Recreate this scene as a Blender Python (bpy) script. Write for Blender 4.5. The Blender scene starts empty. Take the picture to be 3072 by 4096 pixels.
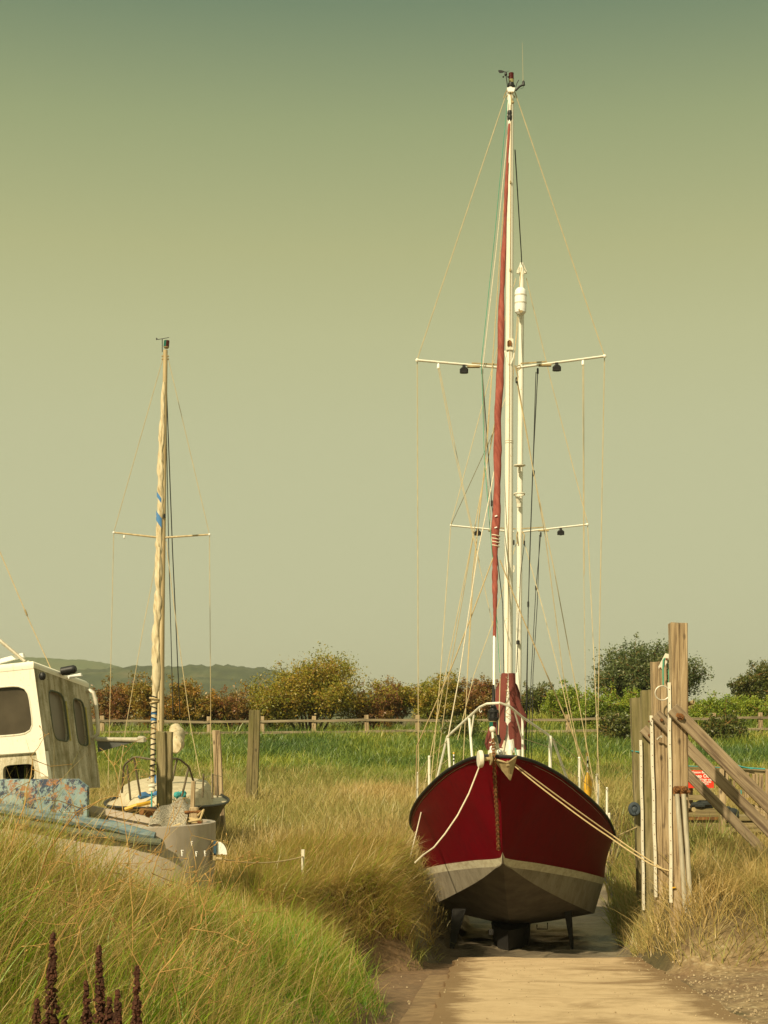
import bpy, math, random
import numpy as np
from mathutils import Vector, Matrix, Quaternion
random.seed(7); rng = np.random.default_rng(7)
sc = bpy.context.scene
COL = sc.collection
F = 5700.0; HZ = 2880.0; EYE = 5.0
def P(px, py, d):
    return Vector(((px-1536)/F*d, d, EYE+(HZ-py)/F*d))
R = math.radians
# ------------------------------------------------------------------ materials
def nd(nt, t, **kw):
    n = nt.nodes.new(t)
    for k, v in kw.items():
        if k.startswith('i_'): n.inputs[k[2:].replace('_', ' ')].default_value = v
        else: setattr(n, k, v)
    return n
def c4(c): return (c[0], c[1], c[2], 1)
def new_mat(name):
    m = bpy.data.materials.new(name); m.use_nodes = True
    nt = m.node_tree; b = nt.nodes['Principled BSDF']
    return m, nt, b
def ramp(nt, stops, fac=None, interp='LINEAR'):
    r = nt.nodes.new('ShaderNodeValToRGB'); cr = r.color_ramp; cr.interpolation = interp
    while len(cr.elements) < len(stops): cr.elements.new(0.5)
    for e, (p, c) in zip(cr.elements, stops): e.position = p; e.color = c4(c)
    if fac is not None: nt.links.new(fac, r.inputs[0])
    return r
def mapping(nt, scale=(1,1,1), rot=(0,0,0), coord='Object'):
    tc = nt.nodes.new('ShaderNodeTexCoord'); mp = nt.nodes.new('ShaderNodeMapping')
    mp.inputs['Scale'].default_value = scale; src = tc.outputs[coord]
    if any(rot):   # turn first, then stretch, so the grain follows the piece
        m0 = nt.nodes.new('ShaderNodeMapping'); m0.inputs['Rotation'].default_value = rot; nt.links.new(src, m0.inputs[0]); src = m0.outputs[0]
    nt.links.new(src, mp.inputs[0]); return mp.outputs[0]
def noise(nt, vec, scale, detail=4, rough=.55, dist=0):
    n = nt.nodes.new('ShaderNodeTexNoise'); n.inputs['Scale'].default_value = scale
    n.inputs['Detail'].default_value = detail; n.inputs['Roughness'].default_value = rough; n.inputs['Distortion'].default_value = dist
    if vec is not None: nt.links.new(vec, n.inputs['Vector'])
    return n.outputs[0]
def mix(nt, fac, a, b, mode='MIX'):
    m = nt.nodes.new('ShaderNodeMix'); m.data_type = 'RGBA'; m.blend_type = mode
    for i, v in ((0, fac), (6, a), (7, b)):
        if hasattr(v, 'is_linked'): nt.links.new(v, m.inputs[i])
        elif i == 0: m.inputs[0].default_value = v
        else: m.inputs[i].default_value = c4(v)
    return m.outputs[2]
def bump(nt, b, h, strength=.3, dist=.02):
    n = nt.nodes.new('ShaderNodeBump'); n.inputs['Strength'].default_value = strength; n.inputs['Distance'].default_value = dist
    nt.links.new(h, n.inputs['Height']); nt.links.new(n.outputs[0], b.inputs['Normal'])
def mat(name, stops, scale=6, detail=5, rough=.6, stretch=(1,1,1), rot=(0,0,0), metal=0, bmp=.15, spec=.4, dist=.01):
    m, nt, b = new_mat(name)
    v = mapping(nt, stretch, rot); n = noise(nt, v, scale, detail)
    r = ramp(nt, stops, n); nt.links.new(r.outputs[0], b.inputs['Base Color'])
    b.inputs['Roughness'].default_value = rough; b.inputs['Metallic'].default_value = metal
    b.inputs['Specular IOR Level'].default_value = spec
    if bmp: bump(nt, b, n, bmp, dist)
    return m
def plain(name, c, var=.18, **kw):
    lo = tuple(x*(1-var) for x in c); hi = tuple(min(1, x*(1+var)) for x in c)
    return mat(name, [(.3, lo), (.7, hi)], **kw)
def wood(name, dark, mid, light, rot=(0,0,0), green=0):
    m, nt, b = new_mat(name)
    v = mapping(nt, (9, 9, .45), rot); v2 = mapping(nt, (1, 1, 1), rot)
    g = noise(nt, v, 2.2, 6, .62, .6)
    r = ramp(nt, [(.36, dark), (.47, mid), (.62, light)], g)
    big = noise(nt, v2, 1.3, 4)
    c = mix(nt, ramp(nt, [(.35, (0,0,0)), (.75, (.55,.55,.55))], big).outputs[0], r.outputs[0], tuple(x*.62 for x in mid))
    vo = nd(nt, 'ShaderNodeTexVoronoi'); vo.inputs['Scale'].default_value = 1.0
    nt.links.new(mapping(nt, (4.5, 4.5, 2.2), rot), vo.inputs['Vector'])
    kn = ramp(nt, [(.06, (.9,.9,.9)), (.16, (0,0,0))], vo.outputs['Distance'])
    c = mix(nt, kn.outputs[0], c, tuple(x*.5 for x in dark))
    if green:
        gz = noise(nt, mapping(nt, (3, 3, .5), rot), 1.6, 4)
        c = mix(nt, ramp(nt, [(.5-.2*green, (0,0,0)), (.75, (.8,.8,.8))], gz).outputs[0], c, (.13,.12,.03))
    nt.links.new(c, b.inputs['Base Color']); b.inputs['Roughness'].default_value = .85
    bump(nt, b, g, .5, .015); return m
M = {}
M['timber'] = wood('weathered_timber', (.13,.085,.045), (.36,.26,.145), (.52,.40,.25))
M['timber_green'] = wood('mossy_timber', (.10,.08,.035), (.25,.20,.10), (.38,.31,.17), green=.6)
M['timber_brace'] = wood('brace_timber', (.12,.08,.05), (.27,.20,.125), (.38,.295,.19), rot=(0, R(45), 0))
M['timber_flat'] = wood('jetty_timber', (.10,.07,.035), (.24,.18,.09), (.36,.28,.15), rot=(0, R(90), 0), green=.3)
M['fence'] = wood('fence_timber', (.11,.085,.05), (.24,.19,.115), (.34,.28,.18), rot=(0, R(90), 0))
def paint(name, base, dirt, amount=.5, rough=.35, streak=(5,5,.5), scale=2.0, spots=None):
    m, nt, b = new_mat(name)
    s = noise(nt, mapping(nt, streak), scale, 6, .65)
    f = ramp(nt, [(.62-.25*amount, (0,0,0)), (.85, (1,1,1))], s)
    c = mix(nt, f.outputs[0], base, dirt)
    if spots:
        sp = noise(nt, mapping(nt), 24, 3, .7)
        c = mix(nt, ramp(nt, [(.64, (0,0,0)), (.70, (.85,.85,.85))], sp).outputs[0], c, spots)
    nt.links.new(c, b.inputs['Base Color']); b.inputs['Roughness'].default_value = rough
    bump(nt, b, noise(nt, mapping(nt), 9, 4), .08, .01); return m
M['red'] = paint('dark_red_gloss_paint', (.145,.0015,.007), (.08,.003,.007), .6, .5, (7,7,.3), 1.6, (.11,.008,.010))
M['red'].node_tree.nodes['Principled BSDF'].inputs['Specular IOR Level'].default_value = .10
M['stripe'] = paint('white_boot_top_paint', (.62,.57,.42), (.32,.24,.13), .75, .6, (3,3,5), 2.5, (.2,.12,.05))
M['antifoul'] = paint('grey_blue_antifouling', (.31,.27,.20), (.12,.09,.052), .9, .75, (3,3,1.2), 1.5, (.06,.045,.025))
M['black'] = plain('black_rubber', (.015,.015,.015), rough=.5, bmp=0)
M['keel'] = paint('dark_keel_paint', (.014,.012,.010), (.008,.007,.006), .6, .8)
M['white'] = paint('white_spar_paint', (.78,.76,.66), (.48,.40,.22), .12, .35, (4,4,1.2), 3, (.55,.4,.22))
M['chalk'] = paint('chalky_white_paint', (.72,.68,.56), (.42,.33,.18), .35, .6, (6,6,.8), 3, (.4,.28,.15))
M['sailred'] = mat('tan_red_sailcloth', [(.3,(.18,.038,.028)),(.5,(.27,.066,.046)),(.7,(.34,.095,.066))], 3, 6, .85, (6,6,1.0), rot=(.25,.3,0), bmp=.6, dist=.03)
M['coverred'] = mat('brick_red_canvas', [(.25,(.105,.024,.019)),(.5,(.165,.040,.031)),(.75,(.22,.060,.047))], 2.2, 5, .9, (1.2,1.2,.5), bmp=.5, dist=.04)
M['cream'] = mat('aged_cream_sailcloth', [(.25,(.30,.22,.11)),(.45,(.52,.43,.27)),(.75,(.64,.56,.40))], 3.5, 6, .9, (6,6,1.1), rot=(.3,.25,0), bmp=.5, dist=.02)
M['sparworn'] = mat('worn_cream_spar', [(.3,(.38,.28,.14)),(.7,(.58,.47,.28))], 3, 4, .5, (5,5,.6), bmp=0)
M['bluecloth'] = plain('blue_canvas', (.06,.17,.36), rough=.9)
M['wire'] = plain('rigging_wire', (.50,.40,.22), rough=.4, bmp=0)
M['ropetan'] = plain('tan_rope', (.50,.38,.20), scale=30, rough=.9)
M['ropewhite'] = plain('pale_rope', (.66,.58,.44), scale=30, rough=.9)
M['ropegreen'] = plain('green_rope', (.08,.30,.20), rough=.9)
M['ropeteal'] = plain('turquoise_rope', (.05,.30,.30), rough=.9)
M['ropeblack'] = plain('dark_rope', (.03,.032,.03), rough=.9, bmp=0)
M['rust'] = mat('rusty_iron', [(.3,(.07,.03,.012)),(.55,(.20,.085,.025)),(.75,(.33,.17,.06))], 18, 5, .9)
M['galv'] = mat('weathered_galvanised_steel', [(.3,(.26,.19,.09)),(.7,(.48,.38,.20))], 9, 5, .7, metal=.15)
M['steel'] = plain('dull_stainless_steel', (.62,.57,.47), rough=.4, metal=.25, bmp=0)
M['redlamp'] = plain('red_lens', (.07,.006,.005), rough=.2, bmp=0)
M['greenlamp'] = plain('green_lens', (.008,.10,.07), rough=.2, bmp=0)
M['lampglass'] = plain('clear_lamp_glass', (.30,.27,.12), rough=.2, bmp=0)
M['yellow'] = plain('yellow_plastic', (.65,.38,.03), rough=.5)
M['pinkdeck'] = plain('faded_pink_deck_paint', (.46,.26,.20), rough=.7)
M['deck'] = plain('pale_deck_paint', (.45,.42,.32), rough=.7)
M['signred'] = plain('red_sign_face', (.72,.045,.02), var=.05, rough=.5, bmp=0)
M['signwhite'] = plain('white_lettering', (.82,.80,.72), var=.03, rough=.5, bmp=0)
M['tarp'] = plain('dark_plastic_sheet', (.03,.035,.035), rough=.35, bmp=.4)
M['bluebag'] = plain('dark_blue_plastic', (.045,.06,.075), rough=.6, bmp=.3)
M['moss_tube'] = mat('mossy_white_tube', [(.35,(.08,.09,.025)),(.55,(.30,.28,.14)),(.7,(.62,.58,.44))], 7, 5, .7)
M['greypipe'] = mat('grey_scaffold_pipe', [(.3,(.34,.30,.22)),(.7,(.52,.48,.38))], 3, 6, .5, (8,8,.8), metal=.1)
M['glass'], _nt, _b = new_mat('dusty_dark_glass')
_n = noise(_nt, mapping(_nt), 2.5, 5)
_nt.links.new(ramp(_nt, [(.3,(.045,.037,.025)),(.7,(.085,.07,.048))], _n).outputs[0], _b.inputs['Base Color']); _b.inputs['Roughness'].default_value = .28
M['glassgrey'] = mat('grimy_grey_glass', [(.3,(.15,.122,.095)),(.7,(.23,.195,.15))], 1.6, 5, .35, (1,1,.5), bmp=0)
M['gelwhite'] = paint('white_wheelhouse_gelcoat', (.83,.80,.68), (.62,.53,.36), .25, .5, (3,3,1), 2, (.55,.46,.30))
def mossy():
    m, nt, b = new_mat('algae_streaked_gelcoat')
    s = noise(nt, mapping(nt, (7,7,.45)), 1.3, 7, .68)
    c = ramp(nt, [(.28,(.13,.105,.035)),(.42,(.36,.31,.20)),(.58,(.56,.51,.39)),(.8,(.68,.64,.53))], s).outputs[0]
    g = noise(nt, mapping(nt), 1.7, 6, .65)
    c = mix(nt, ramp(nt, [(.46,(0,0,0)),(.66,(.75,.75,.75))], g).outputs[0], c, (.12,.105,.022))
    sp = noise(nt, mapping(nt), 38, 3, .7)
    c = mix(nt, ramp(nt, [(.58,(0,0,0)),(.68,(.7,.7,.7))], sp).outputs[0], c, (.10,.08,.035))
    nt.links.new(c, b.inputs['Base Color']); b.inputs['Roughness'].default_value = .8
    bump(nt, b, s, .25, .01); return m
M['mossy'] = mossy()
def flaking():
    m, nt, b = new_mat('flaking_blue_paint')
    v = mapping(nt)
    n1 = noise(nt, v, 6, 10, .80, .3); n2 = noise(nt, mapping(nt, (1,1,1.3), (.5,.2,.9)), 5, 10, .80, .3)
    base = ramp(nt, [(.3,(.17,.25,.26)),(.7,(.31,.39,.38))], noise(nt, v, 2.5, 4)).outputs[0]
    c = mix(nt, ramp(nt, [(.508,(0,0,0)),(.525,(1,1,1))], n1).outputs[0], base, (.028,.045,.085))
    c = mix(nt, ramp(nt, [(.548,(0,0,0)),(.57,(1,1,1))], n2).outputs[0], c, (.30,.14,.065))
    nt.links.new(c, b.inputs['Base Color']); b.inputs['Roughness'].default_value = .65
    bump(nt, b, n1, .5, .01); return m
M['flaking'] = flaking()
M['bluerail'] = mat('scuffed_blue_rail_paint', [(.3,(.035,.065,.085)),(.5,(.10,.16,.19)),(.72,(.22,.26,.24))], 5, 6, .6, (1.2,1.2,4), bmp=.3)
M['greyhull'] = paint('lilac_grey_hull_paint', (.42,.36,.30), (.27,.22,.16), .5, .6, (2,2,.7), 1.8)
M['fender'] = plain('grey_green_rubber_fender', (.10,.11,.075), rough=.8, scale=20)
M['darkgreen'] = paint('dark_green_hull_paint', (.045,.05,.025), (.10,.09,.045), .6, .5)
M['net'] = mat('grey_mesh_sheet', [(.45,(.12,.105,.075)),(.55,(.42,.37,.28))], 60, 2, .8, (1,1,1), bmp=.3)
M['lightwhite'] = plain('white_enamel', (.85,.85,.82), var=.03, rough=.35, bmp=0)
# leaf / grass material driven by a per-blade random value "tint"
def leafy(name, stops, trans=.35, rough=.6):
    m = bpy.data.materials.new(name); m.use_nodes = True; nt = m.node_tree; nt.nodes.clear()
    out = nd(nt, 'ShaderNodeOutputMaterial'); at = nd(nt, 'ShaderNodeAttribute', attribute_name='tint')
    r = ramp(nt, stops, at.outputs['Fac'])
    d = nd(nt, 'ShaderNodeBsdfDiffuse'); t = nd(nt, 'ShaderNodeBsdfTranslucent'); mx = nd(nt, 'ShaderNodeMixShader')
    g = nd(nt, 'ShaderNodeBsdfGlossy'); g.inputs['Roughness'].default_value = .45; mg = nd(nt, 'ShaderNodeMixShader'); mg.inputs[0].default_value = .04
    nt.links.new(r.outputs[0], d.inputs[0]); nt.links.new(r.outputs[0], t.inputs[0])
    mx.inputs[0].default_value = trans
    nt.links.new(d.outputs[0], mx.inputs[1]); nt.links.new(t.outputs[0], mx.inputs[2])
    nt.links.new(mx.outputs[0], mg.inputs[1]); nt.links.new(g.outputs[0], mg.inputs[2])
    nt.links.new(mg.outputs[0], out.inputs[0]); return m
G_STOPS = [(0,(.62,.435,.16)),(.2,(.52,.365,.12)),(.4,(.39,.315,.085)),(.55,(.36,.37,.045)),(.8,(.28,.41,.022)),(1,(.16,.31,.014))]
M['grass'] = leafy('dry_and_green_grass', G_STOPS, .45)
M['marsh'] = leafy('salt_marsh_grass', [(0,(.60,.43,.17)),(.3,(.49,.38,.14)),(.55,(.38,.35,.105)),(.75,(.31,.34,.08)),(1,(.24,.32,.055))], .42)
M['bank'] = leafy('green_bank_grass', [(0,(.48,.40,.09)),(.25,(.36,.37,.055)),(.5,(.21,.28,.04)),(.75,(.125,.20,.042)),(1,(.075,.145,.04))])
M['straw'] = mat('dead_straw_stem', [(.3,(.22,.12,.035)),(.7,(.50,.31,.10))], 7, 4, .8, bmp=0)
M['dock'] = plain('dark_brown_seed', (.065,.022,.010), rough=.9, var=.4, scale=40)
KIND = {
 'red': [(0,(.27,.085,.038)),(.35,(.25,.12,.035)),(.6,(.25,.165,.03)),(1,(.17,.15,.03))],
 'orange': [(0,(.40,.16,.025)),(.3,(.34,.19,.025)),(.6,(.25,.19,.025)),(1,(.15,.145,.02))],
 'gold': [(0,(.40,.20,.025)),(.3,(.36,.26,.028)),(.6,(.26,.25,.025)),(1,(.14,.165,.018))],
 'willow': [(0,(.24,.24,.10)),(.35,(.125,.155,.045)),(.7,(.075,.105,.028)),(1,(.045,.07,.018))],
 'green': [(0,(.36,.37,.04)),(.4,(.24,.31,.026)),(1,(.11,.19,.018))],
 'bramble': [(0,(.20,.16,.03)),(.4,(.11,.13,.024)),(1,(.05,.075,.016))]}
for k, s in KIND.items(): M['leaf_'+k] = leafy('leaves_'+k, s, .3)
M['bark'] = mat('grey_brown_bark', [(.3,(.07,.045,.025)),(.7,(.16,.11,.06))], 8, 4, .95)
M['twig'] = plain('orange_brown_twig', (.26,.14,.045), rough=.9, bmp=0)
# ------------------------------------------------------------------ mesh builder
def wloc(o):
    v = Vector((0,0,0))
    while o is not None: v += o.location; o = o.parent
    return v
class MB:
    def __init__(s): s.v = []; s.f = []; s.m = []
    def add(s, vs, fs, mi=0):
        o = len(s.v); s.v += [tuple(v) for v in vs]
        s.f += [tuple(i+o for i in f) for f in fs]; s.m += [mi]*len(fs); return s
    def loft(s, rings, closed=True, caps=True, mi=0):
        n = len(rings[0]); vs = [p for r in rings for p in r]; fs = []
        for i in range(len(rings)-1):
            for j in range(n if closed else n-1):
                k = (j+1) % n; fs.append((i*n+j, i*n+k, (i+1)*n+k, (i+1)*n+j))
        if caps and closed:
            fs.append(tuple(range(n))[::-1]); fs.append(tuple((len(rings)-1)*n+j for j in range(n)))
        return s.add(vs, fs, mi)
    def tube(s, pts, r, n=8, caps=True, mi=0, flat=1.0):
        pts = [Vector(p) for p in pts]; k = len(pts)
        rs = r if isinstance(r, (list, tuple)) else [r]*k
        T = []
        for i in range(k):
            t = pts[min(i+1, k-1)]-pts[max(i-1, 0)]; T.append(t.normalized() if t.length > 1e-9 else Vector((0,0,1)))
        a = Vector((0,0,1)) if abs(T[0].z) < .9 else Vector((1,0,0))
        u = T[0].cross(a).normalized(); rings = []
        for i in range(k):
            u = (u-T[i]*u.dot(T[i])); u = u.normalized() if u.length > 1e-6 else T[i].orthogonal().normalized()
            w = T[i].cross(u)
            rings.append([pts[i]+(u*math.cos(2*math.pi*j/n)+w*(math.sin(2*math.pi*j/n)*flat))*rs[i] for j in range(n)])
        return s.loft(rings, True, caps, mi)
    def box(s, c, size, ax=None, ch=0, mi=0):
        """ax: (x,y,z) axis vectors"""
        c = Vector(c); X, Y, Z = ax if ax else (Vector((1,0,0)), Vector((0,1,0)), Vector((0,0,1)))
        a, b, h = size[0]/2, size[1]/2, size[2]/2; q = ch
        if q <= 0:
            o = [(-a,-b),(a,-b),(a,b),(-a,b)]
        else:
            o = [(-a+q,-b),(a-q,-b),(a,-b+q),(a,b-q),(a-q,b),(-a+q,b),(-a,b-q),(-a,-b+q)]
        rings = [[c+X*x*k+Y*y*k+Z*z for x, y in o] for z, k in (((-h, 1), (h, 1)) if q <= 0 else ((-h, 1), (h-q, 1), (h, 1-q/max(a, b))))]
        return s.loft(rings, True, True, mi)
    def beam(s, p0, p1, w, h, side=None, ch=0, mi=0):
        p0 = Vector(p0); p1 = Vector(p1); Z = (p1-p0).normalized()
        sd = Vector(side) if side else Vector((1,0,0)) if abs(Z.x) < .9 else Vector((0,1,0))
        X = (sd-Z*sd.dot(Z)).normalized(); Y = Z.cross(X)
        return s.box((p0+p1)/2, (w, h, (p1-p0).length), (X, Y, Z), ch, mi)
    def lathe(s, p0, axis, prof, n=16, mi=0):
        p0 = Vector(p0); Z = Vector(axis).normalized(); X = Z.orthogonal().normalized(); Y = Z.cross(X)
        return s.loft([[p0+Z*t+(X*math.cos(2*math.pi*j/n)+Y*math.sin(2*math.pi*j/n))*max(r, 1e-4) for j in range(n)] for t, r in prof], True, True, mi)
    def prism(s, poly, ext, mi=0):
        e = Vector(ext); a = [Vector(p) for p in poly]
        return s.loft([a, [p+e for p in a]], True, True, mi)
    def ball(s, c, r, n=10, sq=(1,1,1)):
        c = Vector(c); k = n//2+1
        rings = [[c+Vector((math.sin(math.pi*i/k)*math.cos(2*math.pi*j/n)*r*sq[0], math.sin(math.pi*i/k)*math.sin(2*math.pi*j/n)*r*sq[1], math.cos(math.pi*i/k)*r*sq[2])) for j in range(n)] for i in range(1, k)]
        return s.loft(rings)
    def torus(s, c, axis, R_, r, n=20, m=6):
        Z = Vector(axis).normalized(); X = Z.orthogonal().normalized(); Y = Z.cross(X); c = Vector(c)
        rings = []
        for i in range(n+1):
            a = 2*math.pi*i/n; u = X*math.cos(a)+Y*math.sin(a)
            rings.append([c+u*(R_+r*math.cos(2*math.pi*j/m))+Z*(r*math.sin(2*math.pi*j/m)) for j in range(m)])
        return s.loft(rings, True, False)
    def build(s, name, mats, parent=None, smooth=35):
        me = bpy.data.meshes.new(name); o = bpy.data.objects.new(name, me)
        off = wloc(parent) if parent else Vector((0,0,0))
        if parent is None and s.v:
            a = np.array(s.v); off = Vector(((a[:,0].min()+a[:,0].max())/2, (a[:,1].min()+a[:,1].max())/2, a[:,2].min()))
            o.location = off
        me.from_pydata([(x-off.x, y-off.y, z-off.z) for x, y, z in s.v], [], s.f)
        for m in (mats if isinstance(mats, list) else [mats]): me.materials.append(M[m] if isinstance(m, str) else m)
        if isinstance(mats, list): me.polygons.foreach_set('material_index', s.m)
        me.validate()
        import bmesh
        bm = bmesh.new(); bm.from_mesh(me); bmesh.ops.recalc_face_normals(bm, faces=bm.faces); bm.to_mesh(me); bm.free()
        if smooth:
            me.polygons.foreach_set('use_smooth', [True]*len(me.polygons)); me.set_sharp_from_angle(angle=R(smooth))
        COL.objects.link(o)
        if parent: o.parent = parent
        return o
def tag(o, label=None, cat=None, group=None, kind=None):
    if label: o['label'] = label
    if cat: o['category'] = cat
    if group: o['group'] = group
    if kind: o['kind'] = kind
    return o
def thing(name, label, cat, loc, group=None):
    o = bpy.data.objects.new(name, None); o.location = Vector(loc); o.empty_display_size = .3; COL.objects.link(o)
    return tag(o, label, cat, group)
def dup(root, loc, rz, scale=1, label=None):
    r = root.copy(); COL.objects.link(r); r.location = loc; r.rotation_euler = (0, 0, rz); r.scale = (scale,)*3
    if label: r['label'] = label
    for ch in list(root.children):
        c = ch.copy(); COL.objects.link(c); c.parent = r
        for g in list(ch.children):
            e = g.copy(); COL.objects.link(e); e.parent = c
    return r
def lerp(a, b, t): return a+(b-a)*t
def sagline(a, b, sag, n=12):
    a = Vector(a); b = Vector(b)
    return [a.lerp(b, t/n)-Vector((0,0,sag*4*(t/n)*(1-t/n))) for t in range(n+1)]
# ------------------------------------------------------------------ terrain
def ss(a, b, x):
    t = np.clip((x-a)/(b-a), 0, 1); return t*t*(3-2*t)
def vnoise(x, y, seed=0):
    x = np.asarray(x, float); y = np.asarray(y, float)
    xi = np.floor(x).astype(np.int64); yi = np.floor(y).astype(np.int64); fx = x-xi; fy = y-yi
    fx = fx*fx*(3-2*fx); fy = fy*fy*(3-2*fy)
    def h(a, b):
        k = (a*374761393+b*668265263+seed*974711) & 0x7fffffff
        k = ((k ^ (k >> 13))*1274126177) & 0x7fffffff
        return ((k ^ (k >> 16)) & 0xffff)/65535.0
    return (h(xi,yi)*(1-fx)+h(xi+1,yi)*fx)*(1-fy)+(h(xi,yi+1)*(1-fx)+h(xi+1,yi+1)*fx)*fy
def fbm(x, y, seed=0, o=4):
    s = 0; a = .5
    for i in range(o): s = s+a*vnoise(x*2**i, y*2**i, seed+i*17); a *= .5
    return s/(1-.5**o)
def slipz(d): return -1.41-.106*d
def slipc(d): return 1.91+.0755*(d-13.2)
def terrain(x, d):
    """returns (z relative to eye, tL, tR, channel-closed factor)"""
    x = np.asarray(x, float); d = np.asarray(d, float)
    sz = slipz(np.minimum(d, 23.9)); floor = np.maximum(-4.2-.06*(d-24), -4.85)
    base = lerp(sz-.10, floor, ss(23.25, 23.7, d))
    e = ss(21.5, 24.3, d); bx = 1.91+.13*(d-23.5)
    toeL = lerp(slipc(d)-1.5-.45-1.0*ss(15.2,18,d)*(1-ss(20.3,21.8,d)), bx-1.25, e); toeR = lerp(slipc(d)+1.5+lerp(.55,.10,ss(19.5,21,d)), bx+2.2, ss(22.5,26,d))
    wob = (fbm(x*.8, d*.8, 3)-.5)*.7
    tL = toeL-x+wob; tR = x-toeR+wob
    slopeL = lerp(.72, 2.4, ss(18.5, 21.2, d))
    capL = np.interp(d, [0,8,9.5,11,12.5,15,18,21,34,50,66,70,80,3000], [-.75,-.80,-1.08,-1.55,-1.95,-2.4,-2.6,-2.5,-2.7,-2.4,-.95,-.9,-.9,-.9])+(fbm(x*.35, d*.35, 8)-.5)*.35
    capF = np.interp(d, [0,23,34,50,66,70,78,90,3000], [-2.6,-2.6,-2.7,-2.4,-.95,-.9,.15,.4,0])+(fbm(x*.35, d*.35, 9)-.5)*.35
    k = ss(2, 9, x)*ss(66, 72, d)
    capL = lerp(capL, capF, k); 
    rise = ss(20.0, 21.9, d+.15*np.clip(x-4.5, -1, 3))
    capR = lerp(sz-.06+.05*np.clip(tR, 0, 5), np.where(x > 2, capF, capL), rise)
    zL = np.minimum(base+slopeL*np.maximum(tL, 0), capL)
    zR = np.minimum(base+lerp(1.25,2.6,ss(20,21.5,d)*(1-ss(23.5,25.5,d)))*np.maximum(tR, 0), np.maximum(capR, base))
    z = np.where(tL > 0, np.maximum(zL, base), np.where(tR > 0, zR, base))
    ec = ss(35, 40, d); z = lerp(z, np.where(x > 2, capF, capL), ec)
    return z, tL, tR, ec, rise
def gz(x, d): return float(terrain(np.array([x]), np.array([d]))[0][0])+EYE
def axis(lo, hi, step, far0, far1, n=26):
    a = np.arange(lo, hi+1e-6, step); g = np.geomspace(step, far1-hi, n); gl = np.geomspace(step, lo-far0, n)
    return np.concatenate([(lo-gl)[::-1], a, hi+g])
def ground():
    xs = axis(-16, 20, .2, -2500, 2500); ds = np.concatenate([np.arange(-12, 3, 1.0), np.arange(3, 40, .2), np.arange(40, 84, .5), 84+np.geomspace(.6, 3400, 26)])
    X, D = np.meshgrid(xs, ds); z, tL, tR, ec, rise = terrain(X, D)
    near = (D < 45)
    z = z+np.where(near, (fbm(X*2.2, D*2.2, 5)-.5)*.10, 0)
    far = ss(90, 200, D)
    z = lerp(z, -.9, far)
    mudrip = np.where((D > 23.9) & (tL < .2) & (tR < .2) & (ec < .3), (fbm(X*1.2+D*.4, D*2.6, 12)-.5)*.22, 0); z = z+mudrip
    n0, n1 = X.shape
    me = bpy.data.meshes.new('ground')
    vs = np.stack([X, D, z+EYE], -1).reshape(-1, 3)
    idx = np.arange(n0*n1).reshape(n0, n1)
    fs = np.stack([idx[:-1,:-1], idx[:-1,1:], idx[1:,1:], idx[1:,:-1]], -1).reshape(-1, 4)
    me.vertices.add(len(vs)); me.vertices.foreach_set('co', vs.ravel())
    me.loops.add(fs.size); me.loops.foreach_set('vertex_index', fs.ravel().astype(np.int32))
    me.polygons.add(len(fs)); me.polygons.foreach_set('loop_start', np.arange(0, fs.size, 4, dtype=np.int32))
    me.update(calc_edges=True)
    wet = np.where((tL < .55) & (tR < .35) & (D > 23.5), 1, 0)*(1-ec)
    rub = np.where((tR > -.4) & (D < 23), 1, 0)*(1-rise)
    soil = np.where((tL > -2.6) & (tL < 1.5) & (D < 24) & (X < slipc(D)), ss(1.2, .3, tL), 0)
    for nm, arr in (('wet', wet), ('rubble', rub), ('soil', soil)):
        a = me.attributes.new(nm, 'FLOAT', 'POINT'); a.data.foreach_set('value', arr.astype(np.float32).ravel())
    me.polygons.foreach_set('use_smooth', [True]*len(me.polygons))
    m, nt, b = new_mat('marsh_ground'); v = mapping(nt)
    def A(n): return nd(nt, 'ShaderNodeAttribute', attribute_name=n).outputs['Fac']
    n1_ = noise(nt, v, 1.6, 8, .65); n2 = noise(nt, v, 9, 6, .65)
    c = ramp(nt, [(.3,(.045,.04,.016)),(.5,(.10,.078,.03)),(.7,(.15,.115,.045))], n1_).outputs[0]
    mud = ramp(nt, [(.3,(.12,.072,.036)),(.55,(.19,.115,.058)),(.75,(.27,.175,.09))], n2).outputs[0]
    c = mix(nt, A('soil'), c, mud)
    vo = nd(nt, 'ShaderNodeTexVoronoi'); vo.inputs['Scale'].default_value = 9; nt.links.new(v, vo.inputs['Vector'])
    rb = mix(nt, ramp(nt, [(.15,(1,1,1)),(.35,(0,0,0))], vo.outputs['Distance']).outputs[0], ramp(nt, [(.35,(.17,.115,.055)),(.55,(.30,.21,.11)),(.7,(.40,.29,.16))], n2).outputs[0], (.42,.33,.20))
    rb = mix(nt, ramp(nt, [(.42,(.9,.9,.9)),(.58,(0,0,0))], n1_).outputs[0], rb, mud)
    c = mix(nt, A('rubble'), c, rb)
    wm = ramp(nt, [(.3,(.10,.08,.058)),(.5,(.19,.155,.11)),(.75,(.32,.26,.17))], noise(nt, mapping(nt,(1,2.2,1)), 1.3, 7, .65)).outputs[0]
    c = mix(nt, A('wet'), c, wm)
    nt.links.new(c, b.inputs['Base Color'])
    rr = nd(nt, 'ShaderNodeMapRange'); nt.links.new(A('wet'), rr.inputs[0]); rr.inputs[3].default_value = .95; rr.inputs[4].default_value = .30
    nt.links.new(rr.outputs[0], b.inputs['Roughness']); bump(nt, b, n2, .6, .05)
    me.materials.append(m); o = bpy.data.objects.new('ground', me); COL.objects.link(o); tag(o, kind='structure')
ground()
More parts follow.
